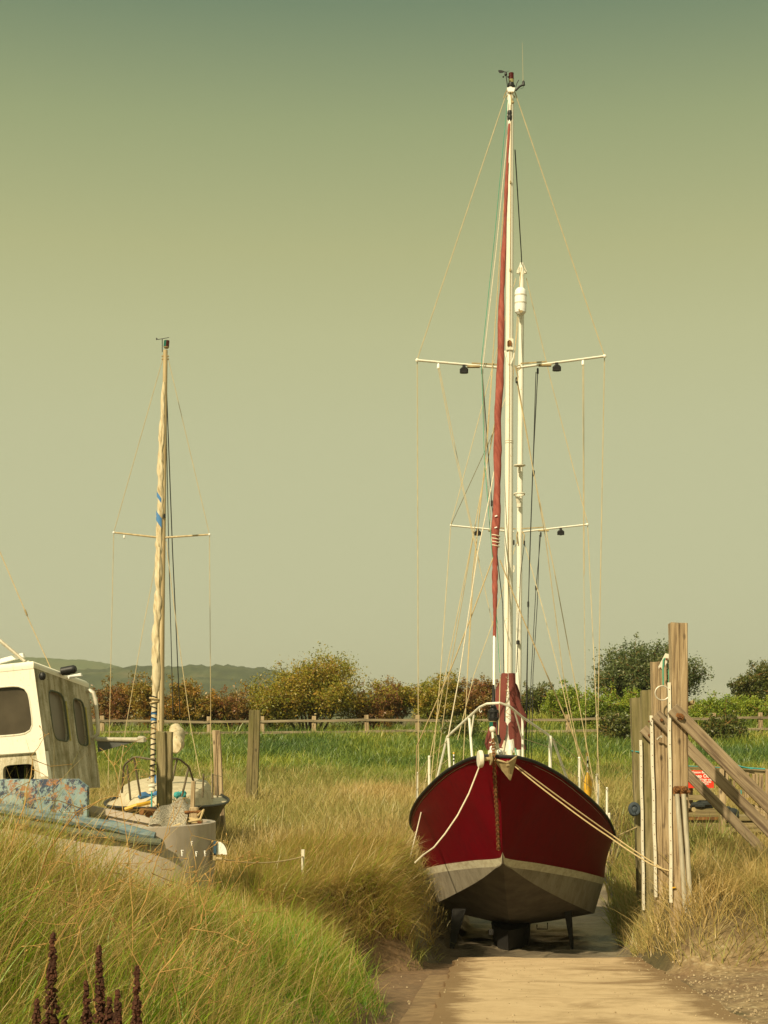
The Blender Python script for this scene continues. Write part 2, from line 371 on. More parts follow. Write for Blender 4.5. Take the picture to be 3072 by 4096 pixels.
# concrete slipway slab
SLIPM = []
def slipway():
    ds = np.concatenate([np.arange(-6, 22.5, .35), np.arange(22.5, 23.31, .13)]); us = np.linspace(0, 1, 25)
    rings = []
    for d in ds:
        r = []
        for u in us:
            jit = (vnoise(d*2.1, u*9, 31)-.5)*.09 if u in (0, 1) else 0
            ee = (vnoise(u*17, 3.3, 8)-.5)*.10*float(ss(22.4, 23.3, d))
            x = slipc(d)-1.5+3.0*u+jit
            z = slipz(d)+(fbm(x*1.5, d*1.5, 41)-.5)*.035
            r.append((x, d+ee, z+EYE))
        rings.append(r)
    mb = MB(); mb.loft(rings, False, False)
    per = [rings[i][0] for i in range(len(rings))]+rings[-1][1:]+[rings[i][-1] for i in range(len(rings)-2, -1, -1)]
    mb.loft([per, [(x, y, z-.5) for x, y, z in per]], False, False)
    m, nt, b = new_mat('worn_sandy_concrete'); v = mapping(nt)
    n = noise(nt, v, 2.2, 9, .68); st = noise(nt, mapping(nt, (.55,.9,1), (0,0,-.07)), 1.0, 6, .62, .6); fine = noise(nt, v, 60, 4, .7)
    c = ramp(nt, [(.28,(.41,.29,.165)),(.48,(.53,.385,.23)),(.72,(.60,.445,.275))], n).outputs[0]
    c = mix(nt, ramp(nt, [(.52,(0,0,0)),(.66,(.8,.8,.8))], st).outputs[0], c, (.22,.135,.065))
    c = mix(nt, ramp(nt, [(.30,(.35,.35,.35)),(.40,(0,0,0))], fine).outputs[0], c, (.30,.20,.10))
    nt.links.new(c, b.inputs['Base Color']); b.inputs['Roughness'].default_value = .92
    b.inputs['Specular IOR Level'].default_value = .2
    bump(nt, b, fine, .35, .008)
    dg = noise(nt, v, 1.7, 8, .7)
    ma = nd(nt, 'ShaderNodeMath', operation='MULTIPLY_ADD'); nt.links.new(dg, ma.inputs[0]); ma.inputs[1].default_value = 1.6; nt.links.new(nd(nt, 'ShaderNodeAttribute', attribute_name='edge').outputs['Fac'], ma.inputs[2])
    nt.links.new(mix(nt, ramp(nt, [(.62,(0,0,0)),(1.0,(.92,.92,.92))], ma.outputs[0]).outputs[0], c, (.20,.125,.062)), b.inputs['Base Color'])
    SLIPM.append(m)
    o = mb.build('slipway', m, smooth=30); tag(o, kind='structure')
    co_ = np.zeros(len(o.data.vertices)*3, np.float32); o.data.vertices.foreach_get('co', co_); co_ = co_.reshape(-1, 3)+np.array(tuple(o.location), np.float32)
    e_ = np.abs(co_[:,0]-slipc(co_[:,1])); a_ = o.data.attributes.new('edge', 'FLOAT', 'POINT'); a_.data.foreach_set('value', (np.clip((e_-.85)/.65, 0, 1)*.85-.45).astype(np.float32))
slipway()
# narrow kerb strip sunk along the left edge of the slip
mb = MB()
mb.loft([[(slipc(d)-1.5-w+(fbm(d*1.3, 2, 6)-.5)*.03, d, EYE+slipz(d)+h) for w, h in ((.33,-.22),(.31,-.07),(.0,-.055),(.0,-.22))] for d in np.arange(3, 20.5, .4)])
tag(mb.build('kerb', mat('stained_concrete', [(.3,(.15,.092,.046)),(.7,(.31,.205,.105))], 4, 8, .95, bmp=.5)), kind='structure')
# loose stones (gravel)
def gravel():
    mb = MB()
    spots = []
    for i in range(1300):
        d = random.uniform(9, 22.8)
        q = random.random()
        if q < .72: x = slipc(d)+1.5+abs(random.gauss(0, .5))+random.uniform(-.3, .5)
        elif q < .97: x = slipc(d)+random.uniform(-1.5, 1.5)
        else: x = slipc(d)-1.5-random.uniform(-.1, .8)
        if d > 20.5 and abs(x-slipc(d)) > 1.9: continue
        on = abs(x-slipc(d)) < 1.5
        z = slipz(d) if on else gz(x, d)-EYE
        r = random.choice([.005,.008,.010,.014,.022]) if not on else random.choice([.005,.008,.011,.015])
        spots.append((x, d, z+EYE+r*.3, r))
    for x, d, z, r in spots:
        a = random.uniform(0, 6.28); k = 5
        base = [(x+math.cos(a+6.283*j/k)*r*random.uniform(.7,1.2), d+math.sin(a+6.283*j/k)*r*random.uniform(.7,1.2), z-r*.4) for j in range(k)]
        top = [(x+math.cos(a+6.283*j/k)*r*.6, d+math.sin(a+6.283*j/k)*r*.6, z+r*random.uniform(.4,.7)) for j in range(k)]
        mb.loft([base, top])
    tag(mb.build('gravel', mat('pale_stone', [(.3,(.22,.16,.09)),(.7,(.48,.38,.24))], 30, 4, .9, bmp=0), smooth=0), 'scattered pebbles and rubble along the edges of the concrete slipway', 'gravel', kind='stuff')
gravel()
# ------------------------------------------------------------------ blade fields
def blades(name, pts, L, W, az, lean, curl, tint, material, segs=3, label=None, cat='grass', kind='stuff', parent=None, droop=0.0):
    """pts Nx3 world; grass as one mesh object"""
    n = len(pts); T = np.linspace(0, 1, segs+1)
    dirx = np.cos(az); diry = np.sin(az)
    rz = rng.uniform(0, 2*np.pi, n); sx = np.cos(rz); sy = np.sin(rz)
    nv = 2*segs+1; V = np.zeros((n, nv, 3), np.float32)
    for i, t in enumerate(T):
        th = lean+curl*t  # angle from vertical grows along the blade
        # integrate roughly
        s = np.zeros(n); h = np.zeros(n); K = 4
        for k in range(K):
            a = lean+curl*(t*(k+.5)/K); s += np.sin(a)/K; h += np.cos(a)/K
        c = np.stack([pts[:,0]+dirx*s*t*L, pts[:,1]+diry*s*t*L, pts[:,2]+h*t*L], 1)
        w = W*(1-t**1.6)*.5
        if i < segs:
            V[:, 2*i] = c+np.stack([sx*w, sy*w, np.zeros(n)], 1); V[:, 2*i+1] = c-np.stack([sx*w, sy*w, np.zeros(n)], 1)
        else: V[:, 2*i] = c
    off = np.arange(n)[:, None]*nv
    quads = np.concatenate([np.stack([off[:,0]+2*i, off[:,0]+2*i+1, off[:,0]+2*i+3, off[:,0]+2*i+2], 1) for i in range(segs-1)], 0) if segs > 1 else np.zeros((0,4), int)
    tris = np.stack([off[:,0]+2*segs-2, off[:,0]+2*segs-1, off[:,0]+2*segs], 1)
    me = bpy.data.meshes.new(name); me.vertices.add(n*nv); me.vertices.foreach_set('co', V.ravel())
    loops = np.concatenate([quads.ravel(), tris.ravel()]).astype(np.int32)
    me.loops.add(len(loops)); me.loops.foreach_set('vertex_index', loops)
    ls = np.concatenate([np.arange(len(quads))*4, len(quads)*4+np.arange(len(tris))*3]).astype(np.int32)
    me.polygons.add(len(ls)); me.polygons.foreach_set('loop_start', ls); me.update(calc_edges=True)
    a = me.attributes.new('tint', 'FLOAT', 'POINT'); a.data.foreach_set('value', np.repeat(np.clip(tint, 0, 1).astype(np.float32), nv))
    me.polygons.foreach_set('use_smooth', [True]*len(me.polygons))
    me.materials.append(material); o = bpy.data.objects.new(name, me); COL.objects.link(o)
    if parent: o.parent = parent
    else: tag(o, label, cat, kind=kind)
    return o
def scatter(n, d0, d1, power=1.0, margin=1.2, fr=.275):
    d = d0+(d1-d0)*rng.random(n)**power
    x = (rng.random(n)*2-1)*(fr*d+margin); return x, d
def field(name, n, d0, d1, maskf, Lf, W, tintf, material, label, lean0=.25, curl0=.6, segs=3, azf=None, power=1.0, clump=2.0):
    x, d = scatter(n, d0, d1, power)
    z, tL, tR, ec, rise = terrain(x, d)
    k = maskf(x, d, tL, tR, ec, rise); k = k*(.35+1.3*fbm(x*clump, d*clump, 77)) > rng.random(len(x))
    x, d, z = x[k], d[k], z[k]; m = len(x)
    L = Lf(x, d)*(.55+.75*rng.random(m)); w = W(d) if callable(W) else np.full(m, W)
    az = (fbm(x*.9, d*.9, 21)*4*np.pi+rng.normal(0, 1.5, m)) if azf is None else azf(x, d, m)
    lean = np.abs(rng.normal(lean0, .32, m)); curl = np.abs(rng.normal(curl0, .55, m)); L = L*np.where(rng.random(m) < .06, 1.5, 1)
    return blades(name, np.stack([x, d, z+EYE-.02], 1), L, w*(.6+.8*rng.random(m)), az, lean, curl, tintf(x, d, m), material, segs, label)
wf = lambda d: np.maximum(.0045, d*.00056)
def t_fore(x, d, m):
    g = .66+.65*(fbm(x*.9, d*.7, 51)-.5)*2+.20*(ss(-1.9,-1.2,x)*ss(-.2,-.8,x))-.15*ss(-2.6,-1.6,x)*ss(-1.2,-1.8,x)+.30*ss(7,4.5,d)+.2*ss(-.6,-.1,x)
    return np.where(rng.random(m) < .26, rng.uniform(0, .25, m), g+rng.normal(0, .16, m))
# foreground mound on the left of the slip
field('long_grass', 135000, 3.0, 15.5, lambda x,d,tL,tR,ec,r: np.where((tL > .02) & (x < slipc(d)-1.4), ss(0,.35,tL), 0)*np.where(d < 5, .6, 1), lambda x,d: (.16+.52*fbm(x*1.2, d*1.2, 61)+.16*ss(-1.3,-2.1,x))*(.45+.55*ss(0,.9,slipc(d)-1.95-x)), wf, t_fore, M['grass'],
      'long mixed green and straw coloured grass on the near bank left of the slipway', .35, .9, 4, power=.9)
field('seeding_grass', 4200, 3.2, 14.5, lambda x,d,tL,tR,ec,r: np.where((tL > .25) & (x < slipc(d)-1.4), 1, 0), lambda x,d: .62+.2*fbm(x, d, 62), lambda d: np.maximum(.004, d*.0005), lambda x,d,m: rng.uniform(0, .3, m), M['grass'],
      'tall straw coloured grass stalks rising above the near green bank', .3, .9, 5)
field('straw_tangle', 19000, 5.8, 11.5, lambda x,d,tL,tR,ec,r: np.where((tL > .3) & (x < -.09*d), .9, 0), lambda x,d: .5+.35*fbm(x, d, 162), lambda d: np.maximum(.0045, d*.00062), lambda x,d,m: rng.uniform(0, .28, m), M['grass'],
      'tangle of bent dry straw lying over the near green grass', .75, .8, 5, azf=lambda x,d,m: rng.uniform(0, 2*np.pi, m))
field('broad_grass', 7500, 3.6, 8.5, lambda x,d,tL,tR,ec,r: np.where((tL > .15) & (x < slipc(d)-1.6), .8, 0), lambda x,d: .40+.2*fbm(x, d, 163), .011, lambda x,d,m: rng.uniform(.55, .95, m), M['grass'],
      'broad bright green grass blades in the near left corner', .45, .9, 5, azf=lambda x,d,m: rng.normal(.3, 1.1, m))
field('creek_weeds', 30000, 18.5, 25.5, lambda x,d,tL,tR,ec,r: np.where((tL > .0) & (tL < 1.3) & (x < slipc(d)-1.1), .9, 0), lambda x,d: .20+.18*fbm(x*1.5, d*1.5, 164), lambda d: d*.0006, lambda x,d,m: .25+.55*fbm(x*1.3, d*1.3, 165)+rng.normal(0,.12,m), M['marsh'],
      'low olive weeds on the muddy slope under the tan tussock', .5, .9, 3)
# workboat / mid left
field('rough_grass', 95000, 14.5, 24, lambda x,d,tL,tR,ec,r: np.where((tL > .05) & (x < slipc(d)-1.2), ss(0,.5,tL), 0), lambda x,d: .34+.25*fbm(x*.8, d*.8, 63), wf, lambda x,d,m: np.where(rng.random(m) < .3, rng.uniform(0,.3,m), .38+.5*(fbm(x*.7, d*.7, 52)-.5)*2+.35*ss(20,15,d)+rng.normal(0,.13,m)), M['grass'],
      'rough grass around the blue workboat and down to the mud', .3, .8, 4)
# overhanging tussock left of the ketch
def az_t(x, d, m): return R(-50)+rng.normal(0, .75, m)
x, d = rng.uniform(-2.2, 1.2, 46000), rng.uniform(19.2, 25.5, 46000)
z, tL, tR, ec, rise = terrain(x, d); k = (tL > .15) & (z > -3.3) & (x > -2.2+.6*vnoise(x*2, d*2)); x, d, z = x[k], d[k], z[k]; m = len(x)
tuss = blades('tussock_grass', np.stack([x, d, z+EYE-.03], 1), (.42+.45*fbm(x*.9, d*.9, 66))*(.6+.7*rng.random(m)), wf(d)*(.6+.7*rng.random(m)), az_t(x, d, m), np.abs(rng.normal(.35, .25, m)), np.abs(rng.normal(1.25, .5, m)), np.where(rng.random(m) < .15, .6+.2*rng.random(m), .1+.42*fbm(x*1.1, d*1.1, 67)+rng.normal(0, .1, m)), M['grass'], 5,
       'thick tan tussock of bent grass overhanging the creek beside the red hull')
# right bank
field('bank_tussocks', 120000, 19.5, 34, lambda x,d,tL,tR,ec,r: np.where((tR > .05) & (x > 3), np.clip(r*1.4, 0, 1), 0), lambda x,d: .42+.35*fbm(x*.7, d*.7, 64), wf, lambda x,d,m: np.where(rng.random(m) < .2, .0+.25*rng.random(m), .30+.45*(fbm(x*.8, d*.8, 53)-.5)*2+.15*ss(22,20,d)+rng.normal(0,.13,m)), M['marsh'],
      'grey green tussock grass on the bank below the timber posts', .35, 1.0, 4)
# far marsh, both sides
field('marsh_grass', 190000, 23.5, 54, lambda x,d,tL,tR,ec,r: np.where(((tL > .1) & (x < 3)) | (ec > .4) | ((tR > .1) & (d > 32)), 1, 0), lambda x,d: .34+.36*fbm(x*.5, d*.5, 65), lambda d: d*.0006, lambda x,d,m: .06+.75*fbm(x*.35, d*.3, 54)+rng.normal(0,.12,m)-.1+.25*ss(44,54,d), M['marsh'],
      'brown and grey salt marsh grass between the boats and the green bank', .35, .9, 3, power=.8)
field('bank_grass', 150000, 48, 71, lambda x,d,tL,tR,ec,r: np.clip(ss(47,54,d+3*(fbm(x*.3,d*.3,90)-.5)), 0, 1), lambda x,d: .26+.36*fbm(x*.4, d*.4, 68), lambda d: d*.00062, lambda x,d,m: .42+.5*(fbm(x*.22, d*.3, 55)-.5)*2+.22*ss(54,60,d)-.35*ss(63,68,d)*(rng.random(m) < .5)+rng.normal(0,.13,m), M['bank'],
      'green grass bank below the post and rail fence', .35, .9, 3)
field('meadow_grass', 60000, 69, 88, lambda x,d,tL,tR,ec,r: np.where(x > -40, 1, 0), lambda x,d: .4+.55*fbm(x*.3, d*.3, 69), lambda d: d*.0007, lambda x,d,m: .45+.55*(fbm(x*.2, d*.2, 56)-.5)*2-.55*ss(76,84,d)*ss(9,13,x)+rng.normal(0,.15,m), M['bank'],
      'rough meadow grass behind the post and rail fence', .3, .7, 2)
# reeds behind the hull on the right bank of the creek
field('creek_reeds', 26000, 27.5, 38.5, lambda x,d,tL,tR,ec,r: np.where((tR > -.1) & (tR < 2.2) & (x > 4.6), 1, 0), lambda x,d: .55+.35*fbm(x, d, 70), lambda d: d*.0009, lambda x,d,m: .35+.5*fbm(x, d, 57)+rng.normal(0,.15,m), M['marsh'],
      'upright reeds on the creek edge behind the red hull', .12, .6, 3)
# ------------------------------------------------------------------ hull loft
class Hull:
    def __init__(s, o, ax, S, sheerB, sheerZ, stripeB, stripeZ, chS, chB, chZ, kS, kZ, stem, roll=0.0, sw=.13):
        s.o = Vector(o); s.ax = Vector((ax, 1, 0)).normalized(); s.pp = Vector((s.ax.y, -s.ax.x, 0))
        s.T = (S, sheerB, sheerZ, stripeB, stripeZ, chS, chB, chZ, kS, kZ, stem); s.roll = roll; s.sw = sw
    @staticmethod
    def ip(x, xs, ys):
        # smooth (monotone-ish) interpolation
        xs = np.asarray(xs, float); ys = np.asarray(ys, float)
        m = np.gradient(ys, xs); i = int(np.clip(np.searchsorted(xs, x)-1, 0, len(xs)-2)); h = xs[i+1]-xs[i]; t = np.clip((x-xs[i])/h, 0, 1)
        return ((1+2*t)*(1-t)**2)*ys[i]+t*(1-t)**2*h*m[i]+t*t*(3-2*t)*ys[i+1]+t*t*(t-1)*h*m[i+1]
    def pt(s, u, b, z): return s.o+s.ax*u+s.pp*b+Vector((0, 0, EYE+z-s.roll*b))
    def sheer(s, u): return max(.02, s.ip(u, s.T[0], s.T[1])), s.ip(u, s.T[0], s.T[2])
    def section(s, u, top):
        S, sB, sZ, wB, wZ, cS, cB, cZ, kS, kZ, stem = s.T
        b0, z0 = s.sheer(u)
        zs = float(np.interp(u, [0, stem[0]], [stem[1], stem[2]])) if u < stem[0] else None
        if zs is not None:
            W0 = W1 = C = K = None; pts = []
            for t in np.linspace(0, 1, 7): pts.append((lerp(b0, .0, t**.92), lerp(z0, zs, t)))
            pts += [(0, zs)]*5
        else:
            w = max(.02, s.ip(u, S, wB)); zw = s.ip(u, S, wZ); kz = min(zw-.06, s.ip(u, kS, kZ))
            cb = max(.02, s.ip(u, cS, cB)); cz = max(kz+.0, min(zw-.14, s.ip(u, cS, cZ)))
            pts = [(lerp(b0, w, t)-.05*math.sin(math.pi*t)*min(1, b0), lerp(z0, zw, t)) for t in np.linspace(0, 1, 7)]
            t = min(1, s.sw/max(.15, zw-cz)); pts.append((lerp(w, cb, t), lerp(zw, cz, t)))
            pts += [(lerp(w, cb, .5+t/2), lerp(zw, cz, .5+t/2)), (cb, cz), (cb*.5, lerp(cz, kz, .55)), (0.0, kz)]
        return pts
    def build(s, parent, mats, n=46, names=('hull',)):
        S = s.T[0]; us = np.concatenate([np.linspace(0, 2, 18)[:-1], np.linspace(2, S[-1], n-17)])
        rows = [s.section(u, 0) for u in us]; mb = MB(); k = len(rows[0])
        for sg in (-1, 1):
            R0 = [[s.pt(u, sg*b, z) for b, z in r] for u, r in zip(us, rows)]
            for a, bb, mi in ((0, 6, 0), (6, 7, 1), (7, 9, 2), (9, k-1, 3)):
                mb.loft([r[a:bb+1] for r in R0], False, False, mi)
        tr = [s.pt(us[-1], -b, z) for b, z in rows[-1]]+[s.pt(us[-1], b, z) for b, z in rows[-1][-2::-1]]
        mb.add(tr, [tuple(range(len(tr)))], 0)
        fr = [s.pt(0, -b, z) for b, z in rows[0][:7]]+[s.pt(0, b, z) for b, z in rows[0][5::-1]]
        mb.add(fr, [tuple(range(len(fr)))], 0)
        # weld
        o = mb.build('hull', mats, parent, smooth=None)
        import bmesh
        bm = bmesh.new(); bm.from_mesh(o.data); bmesh.ops.remove_doubles(bm, verts=bm.verts, dist=.0015); bmesh.ops.recalc_face_normals(bm, faces=bm.faces); bm.to_mesh(o.data); bm.free()
        o.data.polygons.foreach_set('use_smooth', [True]*len(o.data.polygons)); o.data.set_sharp_from_angle(angle=R(24))
        return o
    def deck(s, parent, m, drop=.05, u0=.15, name='deck'):
        us = np.linspace(u0, s.T[0][-1]-.02, 30); rings = []
        for u in us:
            b, z = s.sheer(u); rings.append([s.pt(u, b*q*.985, z-drop+.06*(1-q*q)) for q in (-1, -.5, 0, .5, 1)])
        return MB().loft(rings, False, False).build(name, m, parent)
    def rail(s, parent, name, m, r=.028, dz=.0, out=.0, u1=None):
        us = np.concatenate([np.linspace(0, 2, 14)[:-1], np.linspace(2, u1 or s.T[0][-1], 24)])
        L = [s.pt(u, -(s.sheer(u)[0]+out), s.sheer(u)[1]+dz) for u in us[::-1]]; Rr = [s.pt(u, s.sheer(u)[0]+out, s.sheer(u)[1]+dz) for u in us]
        return MB().tube(L+Rr, r, 8).build(name, m, parent)
KS = [0,.4,1,2,3.3,4.7,6.5,8.5,10.5]
K = Hull((1.91, 23.5, 0), .13, KS,
    [.27,.52,.90,1.38,1.79,2.0,2.02,1.86,1.5], [-.61,-.68,-.88,-1.27,-1.72,-2.14,-2.45,-2.62,-2.66],
    [.0,.0,.02,.60,1.24,1.74,1.84,1.7,1.36], [-2.2,-2.2,-2.36,-2.54,-2.77,-3.02,-3.26,-3.5,-3.7],
    [0,1,2,3.3,4.7,6.5,8.5,10.5], [.0,.0,.42,1.05,1.55,1.62,1.4,1.0], [-2.4,-2.45,-2.86,-3.34,-3.72,-3.95,-4.02,-3.98],
    [0,1,2,3.3,4.7,6.5,8.5,10.5], [-2.4,-2.46,-3.0,-3.66,-4.06,-4.26,-4.24,-4.02], (1.0, -.78, -2.36), roll=.03)
ketch = thing('sailing_boat', 'dark red two masted sailing boat sitting bow on in the muddy creek below the slipway', 'sailing boat', K.pt(4.5, 0, -4.5))
M['bottom'] = paint('shaded_brown_bottom_paint', (.15,.12,.082), (.06,.045,.026), 1.0, .8, (2.5,2.5,1.2), 1.5, (.045,.04,.02))  # bottom plates darker than the sides, the underside's shade painted into the colour
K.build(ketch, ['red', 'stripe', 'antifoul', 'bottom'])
K.deck(ketch, 'deck')
K.rail(ketch, 'rubbing_strake', 'black', .03, .01, .005)
# keel, bilge legs, rudder, propeller
mb = MB(); rings = []
for z, u0, u1, w in ((-4.0, 3.55, 7.8, .37), (-4.3, 3.75, 7.7, .345), (-4.62, 4.0, 7.6, .33)):
    a = [(u0, .0), (u0+.35, w*.62), (u0+1.0, w), (u1-1.2, w), (u1, .05), (u1, -.05), (u1-1.2, -w), (u0+1.0, -w), (u0+.35, -w*.62)]
    rings.append([K.pt(u, b-.02, z) for u, b in a])
mb.loft(rings).build('keel', 'keel', ketch, smooth=25)
for px0, px1, pb0, pb1, d, yt, yb in ((1808,1862,1794,1801,27.0,3640,3845), (2255,2286,2288,2296,27.4,3640,3825)):
    mb = MB(); e = Vector((.03, .2, 0))
    mb.loft([[P(px0, yt, d), P(px1, yt, d), P(px1, yt, d)+e, P(px0, yt, d)+e], [P(pb0, yb, d), P(pb1, yb, d), P(pb1, yb, d)+e*.5, P(pb0, yb, d)+e*.5]]).build('bilge_keel', 'keel', ketch)
MB().prism([K.pt(10.2, 0, -3.4), K.pt(11.0, 0, -3.3), K.pt(10.9, 0, -4.5), K.pt(10.0, 0, -4.4)], K.pp*.05).build('rudder', 'keel', ketch)
mb = MB(); mb.lathe(K.pt(8.0, .35, -4.25), K.ax, [(-.1,.02),(-.08,.06),(.08,.06),(.12,.02)], 12)
for k in range(3):
    a = k*2.094; rdir = K.pp*math.cos(a)+Vector((0,0,1))*math.sin(a); c = K.pt(8.0, .35, -4.25)
    mb.box(c+rdir*.16, (.12, .015, .22), ((K.ax*.6+rdir.cross(K.ax)*.8).normalized(), (K.ax*.8-rdir.cross(K.ax)*.6).normalized(), rdir))
mb.build('propeller', 'keel', ketch)
MB().tube([P(2148,3698,27.6), P(2148,3716,27.6), P(2190,3716,27.6), P(2190,3690,27.6)], .012, 6).build('intake_bracket', 'keel', ketch)
MB().box(P(1965,3727,26.7), (.09,.10,.10), ch=.02).build('anode', 'keel', ketch)
for px, py, d in ((1689,3227,27.05), (2352,3238,26.6)):
    o = MB(); o.box(P(px,py,d), (.085,.09,.10), ch=.015); o.build('fairlead', 'chalk', ketch)
# cabin trunk and pink dinghy-like coachroof
rings = []
for u, w, h in ((4.0,.62,.02),(4.25,.8,.34),(5.5,1.05,.40),(8.2,1.0,.42),(8.6,.9,.05)):
    b, z = K.sheer(u); q = w
    rings.append([K.pt(u, x*q, z-.05+h*y) for x, y in ((-1,0),(-.97,.7),(-.85,.95),(-.4,1.07),(0,1.1),(.4,1.07),(.85,.95),(.97,.7),(1,0))])
MB().loft(rings).build('cabin', 'deck', ketch)
MB().loft([[P(px, py, dd) for px, py in ((2205,3100),(2260,3125),(2312,3168),(2322,3190),(2250,3190),(2200,3150))] for dd in (27.2, 27.7)]+[[P(px, py+14, 29.2) for px, py in ((2205,3100),(2250,3118),(2300,3150),(2312,3190),(2250,3190),(2200,3150))]]).build('hatch_cover', 'pinkdeck', ketch)
# pulpit
T_ = MB()
arch = [(1742,3142,25.9),(1789,2947,25.5),(1876,2868,24.6),(1920,2828,24.1),(1948,2815,23.8),(1999,2812,23.6),(2035,2823,23.7),(2093,2871,24.4),(2194,2940,25.4),(2212,2958,25.6),(2281,3152,26.0)]
T_.tube([P(*a) for a in arch], .022, 8).build('pulpit', 'white', ketch)
for a, b, r in (((1793,2952,25.4),(1801,3102,25.4),.022),((1877,2871,24.6),(1889,3036,24.4),.022),((1897,2850,24.4),(1883,2946,24.5),.015),((2090,2869,24.4),(2091,3036,24.4),.022),((2057,2840,24.0),(2091,2960,24.4),.015),((2202,2943,25.4),(2200,3104,25.4),.030)):
    MB().tube([P(*a), P(*b)], r, 8).build('pulpit_post', 'white', ketch)
MB().tube([P(1921,2830,24.1), P(1917,2842,24.1), P(1922,2850,24.1), P(1928,2843,24.1)], .009, 6).build('hook', 'white', ketch)
for (px, y0, y1, d) in ((1668,3092,3226,27.5),(1717,3027,3170,26.2),(2317,3032,3184,26.3),(2388,3099,3236,27.4),(2428,3153,3290,28.4),(2392,3140,3240,27.6),(2437,3256,3306,28.8)):
    mb = MB(); mb.tube([P(px,y0,d), P(px,y1,d)], .023, 8); mb.ball(P(px,y0,d), .026, 8); mb.build('stanchion', 'white', ketch)
for pts in ([(1793,2958,25.4),(1717,3034,26.2),(1668,3098,27.5)],[(1796,3035,25.4),(1716,3100,26.2),(1667,3160,27.5)],[(2202,2950,25.4),(2317,3038,26.3),(2388,3105,27.4),(2428,3160,28.4)],[(2200,3036,25.4),(2317,3112,26.3),(2389,3170,27.4)],[(2201,2990,25.4),(2096,2955,24.4)]):
    MB().tube([P(*p) for p in pts], .006, 5).build('guard_wire', 'wire', ketch)
# masts
mtop = P(2042,362,27.3); mbot = P(2030,3050,27.3)
def mastpt(y, x0, y0, x1, y1, d): t = (y-y0)/(y1-y0); return P(lerp(x0, x1, t), y, d)
def mp(y): return mastpt(y, 2042, 400, 2032, 2800, 27.3)
def zp(y): return mastpt(y, 2087, 1100, 2073, 2800, 33.0)
mast = MB(); mast.tube([mp(y) for y in (3060,2700,2300,1960,1500,1000,700,420,352)], [.088,.088,.085,.08,.075,.069,.066,.062,.060], 16); mast = mast.build('main_mast', 'white', ketch)
for y in (1764, 1772): MB().torus(mp(y), (0,0,1), .081, .006, 18).build('mast_band', 'chalk', mast)
mb = MB(); mb.box(mp(1382)+Vector((0,-.075,0)), (.15,.05,.21), ch=.01); mb.build('radar_plate', 'chalk', mast)
mb = MB(); mb.box(mp(1380)+Vector((-.01,-.104,.01)), (.08,.008,.11), ch=.03); mb.build('rust_stain_plate', 'rust', mast)
for y, sg in ((1450,-1),(1450,1)):
    MB().tube([mp(1405)+Vector((sg*.09,-.03,0)), mp(1430)+Vector((sg*.075,-.07,0)), mp(1462)+Vector((sg*.02,-.09,0))], .010, 6).build('halyard_guide', 'white', mast)
for y in (735, 1085): MB().box(mp(y)+Vector((0,-.075,0)), (.03,.04,.05)).build('track_slide', 'galv', mast)
MB().tube([mp(400)+Vector((.005,-.074,0)), mp(1900)+Vector((-.01,-.09,0)), mp(2690)+Vector((-.02,-.10,0))], .006, 5).build('halyard', 'ropetan', mast)
MB().tube([mp(2262)+Vector((.10,-.02,0)), mp(2275)+Vector((.11,-.02,0)), mp(2290)+Vector((.095,-.02,0))], .014, 6).build('mast_cleat', 'chalk', mast)
# masthead gear
mb = MB(); mb.prism([P(2028,350,27.2),P(2060,350,27.2),P(2056,366,27.2),P(2032,366,27.2)], (0,.2,0)); mb.build('masthead_box', 'lightwhite', mast)
mb = MB(); mb.lathe(P(2044,349,27.3), (0,0,1), [(0,.075),(.03,.078),(.04,.055),(.07,.058),(.085,.05)], 16); base = mb.build('masthead_light', 'black', mast)
mb = MB(); mb.lathe(P(2045,331,27.3), (0,0,1), [(0,.05),(.06,.05)], 16); mb.build('clear_lens', 'lampglass', base)
mb = MB(); mb.lathe(P(2045,318,27.3), (0,0,1), [(0,.05),(.1,.048),(.102,.05),(.12,.05),(.125,.03)], 16); mb.build('red_lens', 'redlamp', base)
mb = MB(); mb.tube([P(2030,345,27.2),P(2024,302,27.2)], .010, 6); mb.lathe(P(2023,303,27.2), (0,0,1), [(0,.015),(.02,.028),(.06,.022),(.08,.01)], 10)
mb.tube([P(2024,290,27.2),P(2037,283,27.2)], .004, 5)
mb.loft([[P(x,y,27.2+o) for x,y in ((1993,280),(1994,287),(1999,293),(2010,292),(2019,288),(2019,285),(2008,281))] for o in (-.012,.012)])
for sx in (-1, 1): mb.tube([P(2023,301,27.2), P(2023+sx*8,306,27.2)], .004, 5); mb.ball(P(2023+sx*10,307.5,27.2), .018, 8)
mb.build('wind_sensor', 'black', mast)
mb = MB(); mb.tube([P(2062,362,27.3),P(2078,346,27.3),P(2090,340,27.3)], .02, 8); mb.lathe(P(2094,342,27.3), (0,0,1), [(0,.03),(.07,.026),(.10,.004)], 10); mb.tube([P(2063,348,27.3),P(2068,332,27.3),P(2075,320,27.3)], .009, 6)
mb.tube([P(2094,344,27.3),P(2092,352,27.3),P(2082,354,27.3)], .004, 5); mb.build('aerial_bracket', 'black', mast)
MB().tube([P(2092,325,27.3),P(2091,260,27.3),P(2089,170,27.3)], [.004,.003,.002], 5).build('whip_aerial', 'wire', mast)
mb = MB()
for sg in (-1, 1):
    mb.tube([mp(355)+Vector((sg*.05,-.03,0)), P(2041+sg*22,378,27.3), P(2041+sg*27,393,27.3)], .009, 6); mb.tube([mp(383)+Vector((sg*.04,-.03,0)), P(2041+sg*18,386,27.3), P(2041+sg*18,392,27.3)], .01, 6)
for sx in (-5, 5): mb.ball(P(2044+sx,370,27.15), .02, 8); 
mb.tube([P(2042,372,27.17),P(2046,395,27.17),P(2052,415,27.17)], .014, 6); mb.ball(P(2051,410,27.15), .028, 8)
